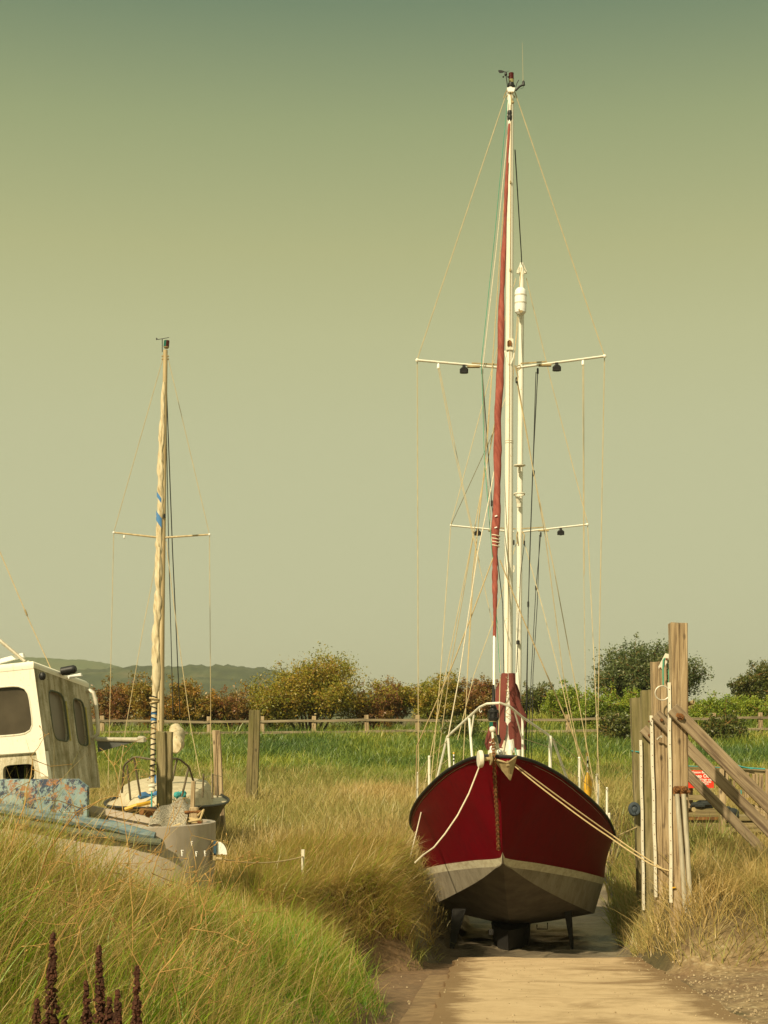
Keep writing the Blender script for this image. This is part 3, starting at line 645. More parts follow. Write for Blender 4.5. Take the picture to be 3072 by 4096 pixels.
mb.build('masthead_fitting', 'galv', mast)
# spreaders with deck floodlights
def spreader(parent, tipL, tipR, rootL, rootR, r, lamps, d):
    for a, b in ((rootL, tipL), (rootR, tipR)):
        o = MB(); o.tube([P(*a, d), P(*b, d)], r, 10, flat=.7); o.ball(P(*b, d), r*1.2, 8); o = o.build('spreader', 'white', parent)
        m_ = (lerp(a[0], b[0], .32), lerp(a[1], b[1], .32)); sg = 1 if b[0] > a[0] else -1
        q = MB(); q.box(P(m_[0], m_[1]+2, d)+Vector((0,0,-.015)), (.24,.10,.03)); q.box(P(m_[0]-sg*45, m_[1]-6, d), (.5,.03,.022), (Vector((1,0,(a[1]-b[1])/(b[0]-a[0])*.55)).normalized(), Vector((0,1,0)), Vector((0,0,1)))); q.build('spreader_bracket', 'galv', o)
    for px, py in lamps:
        l = MB(); c = P(px, py, d-.05); l.lathe(c, (0,-1,-.15), [(-.06,.05),(-.05,.066),(.05,.07),(.06,.06)], 8); l.box(c+Vector((0,0,.085)), (.06,.03,.04)); l.box(c, (.16,.11,.11), ch=.035); l.build('deck_lamp', 'black', parent)
    return o
spreader(mast, (1669,1441), (2418,1425), (2000,1471), (2068,1471), .032, ((1856,1481),(2227,1472)), 27.25)
for px, py in ((1754,1464),(2332,1449)): MB().lathe(P(px,py,27.25), (0,0,1), [(-.06,.012),(-.05,.03),(.02,.028),(.06,.012)], 10).build('halyard_block', 'lightwhite', mast)
for p in ([(2066,1466),(2080,1460),(2082,1474),(2070,1482),(2066,1470)], [(2060,1462),(2064,1480),(2072,1508),(2068,1524)]): MB().tube([P(a, b, 27.15) for a, b in p], .012, 6).build('shroud_tang', 'galv', mast)
miz = MB(); miz.tube([zp(y) for y in (3120,2700,1900,1400,1130,1052)], [.068,.068,.066,.064,.058,.05], 14); miz = miz.build('mizzen_mast', 'white', ketch)
spreader(miz, (1805,2102), (2349,2098), (2055,2127), (2092,2127), .030, ((1911,2132),(2243,2130)), 32.95)
# white capsule reflector, radar disc and ring on the mizzen
c = P(2082,1206,32.75); cap = MB(); cap.lathe(c, (0,0,1), [(-.31,.02),(-.30,.08),(-.25,.125),(-.16,.135),(.20,.135),(.26,.12),(.305,.08),(.315,.02)], 20); cap = cap.build('radar_reflector', 'lightwhite', miz)
for z in (-.05,-.03,.125,.145): MB().torus(c+Vector((0,0,z)), (0,0,1), .136, .006, 24).build('strap', 'chalk', cap)
MB().box(c+Vector((-.01,-.10,-.24)), (.07,.05,.10), (Vector((.8,0,.6)), Vector((0,1,0)), Vector((-.6,0,.8)))).build('reflector_bracket', 'galv', cap)
mb = MB(); mb.lathe(P(2078,1861,32.7), (0,0,1), [(-.03,.09),(-.015,.135),(.005,.137),(.012,.1)], 20); mb.box(P(2078,1880,32.8), (.05,.12,.12), ch=.01); mb.build('satellite_disc', 'chalk', miz)
mb = MB(); mb.torus(P(2077,1977,32.75), (0,.12,1), .12, .018, 24, 8); mb.tube([P(2070,1984,32.8), P(2075,2016,32.85)], .05, 10); mb.box(P(2076,2020,32.85), (.10,.1,.1), ch=.02); mb.build('loudhailer', 'chalk', miz)
MB().lathe(P(2072,2569,32.85), (0,0,1), [(-.05,.03),(-.045,.042),(.03,.042),(.05,.02)], 10).build('steaming_lamp', 'black', miz)
mb = MB()
for sg in (-1, 1): mb.tube([zp(1058)+Vector((sg*.03,-.02,0)), P(2087+sg*14,1078,33), P(2087+sg*17,1090,33)], .016, 6); mb.box(P(2087+sg*15,1088,32.95), (.06,.06,.07), ch=.01)
mb.build('mizzen_head_fitting', 'chalk', miz)
mb = MB()
for sg in (-1, 1): mb.tube([zp(2128)+Vector((sg*.05,-.05,0)), P(2082+sg*16,2140,32.9), P(2082+sg*12,2175,32.9)], .014, 6)
mb.build('mizzen_tang', 'galv', miz)
# rolled tan headsail on the forestay
def jibpt(y):
    # straight stay with a little sag
    a = P(1975, 2790, 23.9); b = P(2040, 440, 27.05); t = (2790-y)/(2790-440); t = t*27.05/ (t*27.05+(1-t)*23.9) if False else t
    z = EYE; d = 23.9+(27.05-23.9)*t
    for _ in range(6):
        zz = (HZ-y)/F*d; tt = (zz-(a.z-EYE))/((b.z-EYE)-(a.z-EYE)); d = lerp(a.y, b.y, tt)
    p = a.lerp(b, tt); p.x -= .10*4*tt*(1-tt)*.55; p.y += .0
    return p
ys = np.linspace(495, 2548, 150)
W = lambda y: float(np.interp(y, [495,520,700,900,1150,1400,1500,1750,1950,2120,2180,2230,2400,2540,2548], [.018,.024,.031,.040,.055,.07,.073,.072,.068,.07,.060,.055,.042,.030,.027]))
rings = []
for i, y in enumerate(ys):
    p = jibpt(y); r = W(y)*.92; w_ = 22; rr = []
    for j in range(w_):
        a = 2*math.pi*j/w_; ph = a-y*.012
        q = r*(1+.16*math.sin(ph)+.11*math.sin(2*ph+1.1)+.12*(vnoise(y*.03, math.cos(a)*2+5, 4)-.5)*2 - (.16 if (2230 < y < 2530 and (int(y)//18) % 3 == 0) else 0))
        rr.append(p+Vector((math.cos(a)*q, math.sin(a)*q, 0)))
    rings.append(rr)
jib = MB().loft(rings).build('furled_headsail', 'sailred', ketch, smooth=60)
for y in (2143, 2157, 2170, 2184): MB().torus(jibpt(y)+Vector((0,0,0)), (.25,0,1), W(y)*1.06, .010, 20).build('furling_lashing', 'ropewhite', jib)
for y in (2066, 2112): MB().box(jibpt(y)+Vector((-.01,-W(y)*1.02,0)), (.045,.012,.02), (Vector((.9,0,.35)).normalized(), Vector((0,1,0)), Vector((-.35,0,.9)).normalized())).build('sail_patch', 'lightwhite', jib)
MB().tube([jibpt(495), jibpt(455), P(2041,420,27.0)], .013, 8).build('forestay_foil', 'white', ketch)
mb = MB(); mb.lathe(jibpt(464), (0,.1,1), [(-.09,.03),(-.07,.045),(0,.048),(.02,.036),(.05,.046),(.10,.04)], 12); mb.build('halyard_swivel', 'black', ketch)
MB().tube([jibpt(2545), jibpt(2640), P(1976,2790,23.9)], .024, 10).build('luff_foil', 'white', ketch)
# furling drum, nav light, samson tube
c = P(1974,2858,23.85)
mb = MB(); mb.lathe(c, (0,0,1), [(-.115,.045),(-.10,.085),(-.06,.095),(-.045,.07),(.02,.068),(.035,.092),(.07,.092),(.085,.06),(.13,.05),(.16,.030),(.38,.026),(.50,.016)], 20)
for k in range(8): a = k*math.pi/4; mb.box(c+Vector((math.cos(a)*.088, math.sin(a)*.088, -.01)), (.014,.014,.09))
drum = mb.build('furling_drum', 'black', ketch)
MB().lathe(P(1974,2884,23.85), (0,0,1), [(-.02,.02),(.01,.02)], 8).build('drum_shackle', 'steel', drum)
nav = MB(); nav.lathe(P(1971,2886,23.8), (0,0,1), [(-.005,.06),(.005,.062),(.008,.05)], 16); nav = nav.build('bow_light', 'lampglass', ketch)
for a0, nm, ml in ((math.pi*.5, 'green_lens', 'greenlamp'), (math.pi*1.5, 'red_lens', 'redlamp')):
    cc = P(1971,2911,23.8); a_ = [a0+math.pi*k/8 for k in range(9)]
    MB().prism([cc+Vector((math.cos(a)*.058, math.sin(a)*.058, 0)) for a in a_], (0,0,.105)).build(nm, ml, nav)
mb = MB(); mb.ball(P(1970,2918,23.72), .055, 14); mb.build('bow_roller_cap', 'chalk', ketch)
MB().tube([P(1970,2920,23.75), P(1981,2965,23.75), P(1993,3040,23.75)], [.042,.05,.055], 12).build('stemhead_tube', 'moss_tube', ketch)
mb = MB(); mb.tube([P(1966,2968,23.6),P(1973,2955,23.6),P(1978,2968,23.6),P(1972,2975,23.6)], .012, 6); mb.tube([P(1957,2970,23.6),P(1984,2973,23.6)], .012, 6); mb.tube([P(1970,2930,23.65),P(1972,2958,23.6)], .02, 6); mb.build('chain_shackle', 'chalk', ketch)
# windlass drum at the bow left, anchor, roller cheeks
c = P(1924,3036,23.22); ax = Vector((1,.15,.0)).normalized()
mb = MB(); mb.lathe(c, ax, [(-.05,.09),(-.045,.135),(-.02,.145),(.015,.143),(.03,.12),(.04,.06)], 24); wd = mb.build('windlass_drum', 'chalk', ketch)
mb = MB(); mb.lathe(c+ax*.04, ax, [(0,.035),(.12,.03),(.16,.035)], 12); mb.build('windlass_shaft', 'galv', wd)
mb = MB(); mb.lathe(c+ax*.15, ax, [(0,.10),(.02,.10),(.022,.03),(.03,.03)], 20); mb.build('windlass_flange', 'galv', wd)
mb = MB(); mb.box(P(1976,3024,23.8), (.20,.16,.26), ch=.05); mb.box(P(2004,3022,23.8), (.10,.2,.24), ch=.03); mb.build('windlass_body', 'chalk', ketch)
mb = MB(); mb.box(P(1970,2998,23.7), (.09,.05,.12), ch=.02); mb.ball(P(1998,3008,23.7), .05, 10); mb.build('windlass_cover', 'lightwhite', ketch)
mb = MB(); mb.tube([P(2017,3015,23.8), P(2022,3045,23.7)], .028, 8); mb.tube([P(2010,3010,23.8), P(2026,3006,23.8), P(2030,3020,23.8)], .022, 8); mb.tube([P(2040,3008,23.8), P(2041,3036,23.7)], [.045,.04], 10); mb.ball(P(2040,3008,23.8), .047, 10); mb.build('bollard', 'chalk', ketch)
# plough anchor: two cheeks meeting at a keel with a curled top lip
A, B_, Cc, D_, E_ = P(1979,3043,23.45), P(2066,3026,23.45), P(2041,3121,23.42), P(2030,3052,23.28), P(2052,3033,23.62)
mb = MB()
for tri in ((A, D_, Cc), (D_, B_, Cc)):
    nrm = (tri[1]-tri[0]).cross(tri[2]-tri[0]).normalized()*.012
    mb.loft([[p-nrm for p in tri], [p+nrm for p in tri]])
anchor = mb.build('anchor', 'galv', ketch, smooth=20)
mb = MB(); mb.tube([A, P(1990,3040,23.36), D_, P(2052,3037,23.34), B_], .016, 8); mb.build('anchor_lip', 'galv', anchor)
mb = MB(); mb.beam(P(2024,3062,23.30), P(2037,3058,23.30), .03, .03); mb.beam(D_, E_+Vector((0,.8,-.08)), .03, .07); mb.build('anchor_shank', 'galv', anchor)
MB().prism([P(2029,3098,23.32), P(2050,3096,23.36), P(2041,3121,23.38)], (0,-.02,0)).build('anchor_tip', 'galv', anchor)
# rusty chain hanging down the stem
mb = MB(); p0 = [P(1972,2962,23.5), P(1975,3040,23.32), P(1981,3150,23.55), P(1989,3280,23.9), P(1994,3403,24.25)]
L_ = []
for i in range(len(p0)-1):
    n_ = max(2, int((p0[i+1]-p0[i]).length/.047)); L_ += [p0[i].lerp(p0[i+1], t/n_) for t in range(n_)]
for i, p in enumerate(L_):
    t = (L_[min(i+1, len(L_)-1)]-L_[max(i-1, 0)]).normalized(); s = Vector((1,0,0)) if i % 2 else Vector((.35,-1,0)).normalized(); s = (s-t*s.dot(t)).normalized()
    mb.tube([p+(t*math.cos(a)*.038+s*math.sin(a)*.028)+Vector((0,-.03,0)) for a in np.linspace(0, 2*math.pi, 11)], .0105, 5, caps=False)
mb.build('anchor_chain', 'rust', ketch)
# brick red sail cover laced round the mast foot, with the boom stow behind
prof = [(2693,28,28),(2712,30,29),(2745,40,31),(2790,56,46),(2830,63,62),(2862,68,76),(2900,76,74),(2940,90,64),(2975,92,66),(2998,82,70)]
rings = []
for y in np.linspace(2693, 2998, 60):
    l = np.interp(y, [p[0] for p in prof], [p[1] for p in prof]); r_ = np.interp(y, [p[0] for p in prof], [p[2] for p in prof]); c = mp(y)
    gap = np.interp(y, [2693,2740,2790,2840,2885,2893,2935,2960,2998], [.03,.08,.14,.19,.19,.04,.05,.14,.28]); dep = np.interp(y, [2693,2740,2850,2998], [.10,.105,.125,.17])
    rr = []
    for j in range(40):
        a = -math.pi/2+gap+(2*math.pi-2*gap)*j/39-.06
        w_ = (r_ if math.cos(a) > 0 else l)/F*27.3; q = 1+.10*(fbm(math.cos(a)*2+3+y*.004, y*.016+math.sin(a)*1.5, 14)-.5)*2
        rr.append(c+Vector((math.cos(a)*w_*q, math.sin(a)*dep*q*(1 if math.sin(a) < 0 else 3.4)+.005, .03*(fbm(a*1.5, y*.02, 19)-.5))))
    rings.append(rr)
cover = MB().loft(rings, False, False)
cover = cover.build('sail_cover', 'coverred', ketch, smooth=70)
rings = []
for t in np.linspace(0, 1, 24):
    c = mp(2800).lerp(P(2062,2895,31.8), t)+Vector((0,.35,0)); h = .42*(1-.45*t); w_ = .26*(1-.35*t)
    rings.append([c+Vector((math.cos(a)*w_*(1+.1*math.sin(t*30+a*2)), 0, math.sin(a)*h*(1+.07*math.sin(t*23+a)))) for a in np.linspace(0, 2*math.pi, 18)[:-1]])
MB().loft(rings).build('boom_stow', 'coverred', cover, smooth=60)
mb = MB(); x_ = [(2018,2708),(2030,2722),(2021,2734),(2028,2748),(2018,2762),(2032,2770),(2019,2784),(2032,2800),(2017,2812),(2034,2826),(2016,2848),(2040,2862),(2018,2866),(2038,2880)]
for i in range(0, len(x_)-1): mb.tube([P(x_[i][0]+6, x_[i][1], 27.02-.06*(i/14)), P((x_[i][0]+x_[i+1][0])/2+6, (x_[i][1]+x_[i+1][1])/2+1, 26.96-.07*(i/14)), P(x_[i+1][0]+6, x_[i+1][1], 27.02-.06*(i/14))], .006, 5)
mb.build('lacing', 'ropetan', cover)
MB().tube([P(2060,2905,27.6), P(2064,2915,33)], .06, 12).build('boom', 'white', ketch)
# odds and ends stowed on the foredeck under the cover
for nm, ml, pts, r in (('coiled_line','ropewhite',[(2010,2990),(2016,2974),(2019,2962),(2014,3000),(2008,3010)],.018),('deck_fender','lightwhite',[(2038,2960),(2044,2990),(2040,3010)],.05),('green_line','ropegreen',[(2062,2992),(2064,3010),(2066,3030)],.012),('winch_handle','steel',[(2052,2956),(2054,2985),(2056,3010)],.016),('dark_strop','ropeblack',[(1990,2880),(1993,2920),(1996,2960)],.022)):
    MB().tube([P(a, b, 25.6) for a, b in pts], r, 8).build(nm, ml, ketch)
mb = MB(); mb.tube([P(1992,2940,24.6), P(1994,2958,24.6), P(1995,2975,24.6)], [.02,.05,.03], 10); mb.build('inner_stay_furler', 'black', ketch)
MB().tube([P(2001,2700,26.9), P(1998,2800,25.6), P(1994,2940,24.6)], .009, 6).build('inner_stay', 'wire', ketch)
# standing and running rigging
def rig(name, m, r, pts): return MB().tube([P(*p) for p in pts], r, 6).build(name, m, ketch)
r1 = .0085
for pts in ([(2019,394,27.3),(1669,1438,27.3),(1674,3236,27.4)], [(2068,394,27.3),(2418,1424,27.3),(2404,2200,27.4),(2386,3214,27.2)]): rig('cap_shroud', 'wire', r1, pts)
for pts in ([(2063,1506,27.3),(2135,1894,27.2),(2217,2282,27.1),(2294,2700,26.9),(2388,3205,26.7)], [(2070,1524,27.3),(2182,2152,27.8),(2253,2700,28.2),(2352,3190,28.3)], [(2004,1560,27.3),(1888,2164,27.1),(1782,2700,26.9),(1690,3190,26.7)], [(2004,1590,27.3),(1920,1988,27.6),(1797,2700,28),(1735,3165,28.2)]): rig('lower_shroud', 'wire', r1, pts)
rig('running_backstay', 'ropewhite', .010, [(2004,1740,27.3),(1953,2011,26.6),(1911,2211,26.2),(1838,2700,25.4),(1792,2950,25.3)])
rig('running_backstay', 'wire', .008, [(1970,1476,27.2),(1950,1760,27),(1917,2047,27),(1888,2400,26.8),(1870,2700,26.7),(1852,3060,26.4)])
rig('green_halyard', 'ropegreen', .0075, [(2030,400,27.2),(1978,950,27.2),(1926,1440,27.15),(1938,1850,26.9),(1976,2300,26.4),(2000,2690,26)])
rig('white_halyard', 'ropewhite', .009, [(2030,540,27.2),(1985,1000,27.2),(1930,1480,27.15),(1942,1800,27),(1970,2200,26.6),(2002,2690,26.3)])
rig('orange_halyard', 'ropetan', .009, [(2030,640,27.2),(2004,960,27.2),(1968,1480,27.2),(1936,1900,27),(1890,2300,27),(1868,2720,27)])
rig('dark_halyard', 'ropeblack', .009, [(1929,1480,27.2),(1967,2014,27),(1994,2270,26.9),(2011,2417,26.9),(2016,2692,26.8)])
for pts in ([(2151,1488,27.2),(2130,1900,27.3),(2118,2240,27.4),(2107,2700,27.5),(2100,3080,27.5)], [(2144,1488,27.2),(2131,1894,27.4),(2113,2417,27.6),(2109,2700,27.6),(2106,3000,27.7)], [(2163,2140,32.9),(2144,2352,32.8),(2125,2700,32.6),(2110,3080,32.5)], [(2158,2140,32.9),(2150,2400,32.8),(2132,2700,32.6),(2126,3060,32.5)], [(2098,2170,32.9),(2082,2300,32.7),(2066,2690,32.6)]): rig('dark_flag_halyard', 'ropeblack', .009, pts)
for px, py, d in ((1929,1486,27.2),(2151,1484,27.2),(1967,2013,27),(2135,1893,27.4),(2144,2352,32.8),(2113,2417,27.6),(2066,1521,27.25),(2163,2138,32.9),(2097,2172,32.9),(2055,2170,32.9)): MB().lathe(P(px,py,d), (0,0,1), [(-.06,.008),(-.045,.02),(.045,.02),(.06,.008)], 8).build('rigging_block', 'black', ketch)
for pts in ([(2064,1112,33),(1803,2100,33),(1762,2700,31),(1722,3150,29)], [(2105,1112,33),(2205,1530,33),(2350,2092,33),(2379,2700,32),(2400,3190,31)], [(2097,2170,33),(2170,2430,32),(2238,2700,31),(2350,3180,30)], [(2066,2170,33),(1975,2480,32),(1896,2700,31),(1830,2960,30.5)]): rig('mizzen_shroud', 'wire', .0085, pts)
for pts in ([(1752,1470,27.2),(1805,1745,27.2),(1847,1941,27),(1915,2250,26.7),(1978,2530,26.4)], [(1757,1470,27.2),(1812,1745,27.25),(1852,1941,27.2),(1918,2250,27)], [(2331,1458,27.2),(2335,2300,27.2),(2341,2700,27.2),(2346,3160,27.2)], [(2335,1458,27.2),(2337,2300,27.3)]): rig('flag_halyard', 'wire', .006, pts)
rig('jib_sheet', 'ropetan', .012, [(1985,2198,25.9),(1880,2480,25.9),(1794,2700,26),(1667,2985,26.9),(1664,3225,27.5)])
rig('jib_sheet', 'ropetan', .012, [(2000,2240,25.9),(2090,2470,26),(2188,2700,26.2),(2290,2935,26.4),(2372,3130,26.8)])
rig('triatic_stay', 'ropeblack', .011, [(2060,600,27.4),(2072,800,29.4),(2085,1012,31.8),(2087,1058,33)])
rig('mizzen_topping_lift', 'ropetan', .012, [(2085,1070,32.8),(2078,1150,32.7)])
for a in ((2070,1260),(2076,1262)): rig('mizzen_halyard', 'ropetan', .008, [(*a,32.8),(2058,1420,32.6),(2048,1600,32.5)])
rig('spinnaker_line', 'wire', .006, [(2026,1580,27.3),(1960,1760,27.2),(1805,2098,31),(1803,2104,32.9)])
# marker buoys carried on the side decks
def danbuoy(px, y0, y1, d, body, label, lean=0):
    t = thing('marker_buoy', label, 'buoy', P(px, y1, d)); a, b = P(px, y1, d), P(px-lean, y0, d)
    MB().tube([a, b], .013, 8).build('pole', 'lightwhite', t)
    for f0, f1, ml in ((.55,.62,'black'),(.72,.79,'black'),(.90,.99,'yellow')): MB().tube([a.lerp(b, f0), a.lerp(b, f1)], .019, 8).build('band', ml, t)
    if body: MB().tube([a+Vector((0,0,-.18)), a, a+Vector((0,0,.18)), a+Vector((0,0,.33)), a+Vector((0,0,.4))], [.03,.075,.08,.05,.02], 12).build('float', 'yellow', t)
    return t
danbuoy(2352, 3008, 3172, 27.4, True, 'yellow marker buoy with striped pole on the starboard side deck of the red boat', 2)
danbuoy(1815, 3008, 3090, 27.6, False, 'slim black and white striped pole standing behind the bow rail of the red boat', 0)
# ------------------------------------------------------------------ blue workboat
wb = thing('work_boat', 'derelict workboat with flaking blue bulwark and white wheelhouse beached in the grass on the left', 'boat', (-4.6, 20, EYE-2.6))
def rimz(x): return EYE+float(np.interp(x, [-9,-5.1,-4,-3.2,-2.2], [-1.12,-1.18,-1.32,-1.39,-1.37]))
near = [(-9,20.0),(-7.5,19.65),(-6.3,19.32),(-5.1,19.0),(-4.5,18.78),(-3.95,18.56),(-3.5,18.40)]
arc = [(-3.15+.88*math.cos(a), 19.18+.88*math.sin(a)) for a in np.linspace(-1.78, 1.3, 16)]
far = [(-3.25,20.25),(-3.9,20.9),(-5,21.75),(-6.5,22.3),(-9,22.8)]
outl = near+arc+far; cx, cy = -5.6, 20.2
def shr(p, k): return (lerp(cx, p[0], k) if p[0] > cx else p[0], lerp(cy, p[1], k))
mb = MB()
mb.loft([[(shr(p,k)[0], shr(p,k)[1], (rimz(p[0]) if f is None else lerp(rimz(p[0]), EYE-3.1, f))) for p in outl] for k, f in ((.965,.05),(.965,None),(1.0,None),(1.0,.25),(.985,.6),(.93,1))], True, False)
mb.build('hull', 'greyhull', wb, smooth=40)
MB().add([(shr(p,.963)[0], shr(p,.963)[1], rimz(p[0])-.16) for p in outl], [tuple(range(len(outl)))]).build('deck', 'deck', wb)
np_ = [(x, d) for x, d in near]
rings = []
for x, d in [(-9,20.0),(-7.5,19.65),(-6.3,19.32),(-5.1,19.0),(-4.5,18.78),(-4.0,18.58),(-3.86,18.53)]:
    t = EYE-.80+.02*(x+5); z0 = rimz(x)+.02
    if x > -3.9: t -= .10
    rings.append([(x, d-.01, z0), (x, d-.03, lerp(z0, t, .5)), (x, d+.0, t), (x+.01, d+.06, t+.012), (x+.01, d+.09, t-.02), (x+.01, d+.06, z0)])
MB().loft(rings).build('bulwark', 'flaking', wb, smooth=30)
mb = MB(); L_ = [Vector((x, d-.06, rimz(x)+.0)) for x, d in near]+[Vector((-3.2,18.27,rimz(-3.2)-.05)), Vector((-2.93,18.24,rimz(-3.0)-.10))]
mb.tube(L_, [.075]*(len(L_)-1)+[.05], 10, flat=1.0); mb.build('rail', 'bluerail', wb)
mb = MB(); mb.tube([Vector((x, d-.10, rimz(x)-.13)) for x, d in near[2:]]+[Vector((-3.2,18.22,rimz(-3.2)-.15)), Vector((-2.84,18.2,rimz(-3.0)-.18))], .05, 10); mb.build('rubber_fender', 'fender', wb)
A0, A1 = P(133,2657,20), P(197,3128,20); B0, B1 = P(352,2738,21.5), P(402,3150,21.5); C0, C1 = P(-250,2697,20.72), P(-190,3150,20.72)
def quad(q, u, v): return (q[0].lerp(q[1], u)).lerp(q[3].lerp(q[2], u), v)
def rrect(ua, ub, va, vb, r, asp, n=40):
    """rounded rect ring in uv; asp = width/height of the quad"""
    pts = []; cu, cv = (ua+ub)/2, (va+vb)/2; hu, hv = (ub-ua)/2*asp, (vb-va)/2
    for i in range(n):
        a = 2*math.pi*(i+.5)/n; dx, dy = math.cos(a), math.sin(a); k = 5.0
        s = 1/((abs(dx/hu)**k+abs(dy/hv)**k)**(1/k)); pts.append((cu+dx*s/asp, cv+dy*s))
    return pts
def wall(name, q, cells, mt, parent, inward, panes, frame):
    asp = (q[1]-q[0]).length/(q[3]-q[0]).length; mb = MB()
    for (ua, ub, va, vb, hole) in cells:
        if hole is None:
            mb.add([quad(q,ua,va), quad(q,ub,va), quad(q,ub,vb), quad(q,ua,vb)], [(0,1,2,3)]); continue
        h = rrect(*hole, .1, asp); cu, cv = (hole[0]+hole[1])/2, (hole[2]+hole[3])/2; out = []
        for (u, v) in h:
            du, dv = u-cu, v-cv; s = min([(ub-cu)/du if du > 1e-9 else 1e9, (ua-cu)/du if du < -1e-9 else 1e9, (vb-cv)/dv if dv > 1e-9 else 1e9, (va-cv)/dv if dv < -1e-9 else 1e9]); out.append((cu+du*s, cv+dv*s))
        n = len(h); 
        corners = [(ua,va),(ub,va),(ub,vb),(ua,vb)]
        vs = [quad(q,*p) for p in out]+[quad(q,*p) for p in h]+[quad(q,*p)+inward*.055 for p in h]
        fs = [(i, (i+1)%n, n+(i+1)%n, n+i) for i in range(n)]+[(n+i, n+(i+1)%n, 2*n+(i+1)%n, 2*n+i) for i in range(n)]
        # corner triangles
        for c in corners:
            i = min(range(n), key=lambda i: min(1e9, 0) if False else (abs(out[i][0]-c[0])+abs(out[i][1]-c[1])+abs(out[(i+1)%n][0]-c[0])+abs(out[(i+1)%n][1]-c[1])))
            vs.append(quad(q,*c)); fs.append((i, len(vs)-1, (i+1)%n))
        mb.add(vs, fs)
        if panes:
            pane = MB().add([quad(q,*p)+inward*.05 for p in h], [tuple(range(n))]).build('window', panes, parent)
            if frame: MB().tube([quad(q,*p)+inward*.004 for p in h]+[quad(q,*h[0])+inward*.004], .014, 6, caps=False).build('window_frame', frame, pane)
        else:
            MB().add([quad(q,*p)+inward*.35 for p in h]+[quad(q,*p)+inward*.055 for p in h], [tuple(range(n))]+[(i,(i+1)%n,n+(i+1)%n,n+i) for i in range(n)]).build('hatch_recess', 'black', parent)
    return mb.build(name, mt, parent, smooth=20)
nF = (C0-A0).cross(A1-A0).normalized(); nF = nF if nF.y > 0 else -nF
nS = (B0-A0).cross(A1-A0).normalized(); nS = nS if nS.x < 0 else -nS
qF = (A0, C0, C1, A1); qS = (A0, B0, B1, A1)
cf = [(0,.78,0,.74,(.085,.72,.165,.585)),(.78,1,0,.74,None)]
wf_ = wall('wheelhouse_front', qF, cf, 'gelwhite', wb, nF, 'glass', 'chalk')
off = nF*.04
qL = tuple(p+o for p, o in zip((quad(qF,0,.752), quad(qF,1,.752), quad(qF,1,1), quad(qF,0,1)), (off*1.5, off*1.5, -off*.5, -off*.5)))
wall('hatch_panel', qL, [(0,.10,0,1,None),(.10,.52,0,1,(.14,.46,.34,.93)),(.52,1,0,1,None)], 'mossy', wb, nF, None, None)
MB().add([quad(qF,0,.74), quad(qF,1,.74), quad(qF,1,.752)+off*1.5, quad(qF,0,.752)+off*1.5], [(0,1,2,3)]).build('panel_ledge', 'gelwhite', wb)
MB().loft([[quad(qF,0,.74)-nF*.004, quad(qF,.09,.74)-nF*.004, quad(qF,.07,1)-nF*.004, quad(qF,0,1)-nF*.004],[quad(qF,0,.74)+nF*.07, quad(qF,.09,.74)+nF*.07, quad(qF,.07,1)+nF*.07, quad(qF,0,1)+nF*.07]]).build('corner_post', 'gelwhite', wb)
wall('wheelhouse_side', qS, [(0,.58,0,1,(.20,.49,.18,.615)),(.58,1,0,1,(.65,.865,.185,.615))], 'mossy', wb, nS, 'glassgrey', 'fender')
# yellowed sealant strips on the trailing window edges
for u0, u1 in ((.492,.497),(.867,.872)):
    MB().tube([quad(qS, u0+.010, .24)-nS*.012, quad(qS, u0+.002, .6)-nS*.012], .014, 6).build('sealant_strip', plain('yellow_algae_sealant', (.42,.36,.10), scale=40), wb)
D0, D1 = B0+(C0-A0), B1+(C1-A1)
MB().add([C0, D0, D1, C1, B0, B1], [(0,1,2,3),(1,4,5,2)]).build('wheelhouse_back', 'gelwhite', wb)
up = Vector((0,0,.045)); ctr = (A0+B0+C0+D0)/4
rings = [[p+(p-ctr)*k+Vector((0,0,h)) for p in (A0,C0,D0,B0)] for k, h in ((0.004,-.06),(.014,-.02),(.010,.02),(-.03,.05),(-.35,.09))]
MB().loft(rings, True, True).build('wheelhouse_roof', 'gelwhite', wb, smooth=50)
# roof gear
MB().box(P(20,2640,20.75), (.62,.08,.06), (Vector((1,-.2,.24)).normalized(), Vector((.2,1,0)).normalized(), Vector((-.24,0,1)).normalized()), ch=.008).build('roof_light_bar', 'lightwhite', wb)
MB().box(P(300,2704,20.9), (.20,.08,.045), (Vector((1,0,.22)).normalized(), Vector((0,1,0)), Vector((-.22,0,1)).normalized()), ch=.006).build('roof_light_bar', 'lightwhite', wb)
mb = MB(); mb.lathe(P(245,2686,20.7), (1,-.1,.18), [(0,.05),(.01,.062),(.17,.062),(.20,.06),(.225,.04)], 12); mb.box(P(270,2694,20.7), (.06,.06,.05)); mb.build('horn', 'black', wb)
mb = MB(); mb.ball(P(162,2706,20.05)-nS*.03, .05, 10, (1,1,1.25)); mb.build('side_lamp', 'black', wb)
MB().tube([P(98,2662,20.2), P(112,2648,20.2), P(190,2676,20.9)], .02, 8).build('roof_rail', 'chalk', wb)
MB().tube([P(-150,2460,20.6), P(0,2562,20.5), P(100,2646,20.4)], [.03,.028,.024], 8).build('boom', 'greypipe', wb)
MB().tube([P(-120,1900,21.5), P(0,2208,21), P(120,2490,20.8), P(208,2684,20.7)], .007, 6).build('stay_wire', 'ropetan', wb)
MB().lathe(P(104,2450,20.8), (-.38,0,1), [(-.05,.006),(-.04,.014),(.04,.014),(.05,.006)], 8).build('stay_fitting', 'galv', wb)
MB().tube([P(344,2764,21.45), P(360,2762,21.42), P(374,2772,21.4), P(382,2800,21.4), P(393,2915,21.4), P(390,2938,21.4), P(380,2948,21.4), P(363,2952,21.45)], .031, 10).build('grab_rail', 'steel', wb)
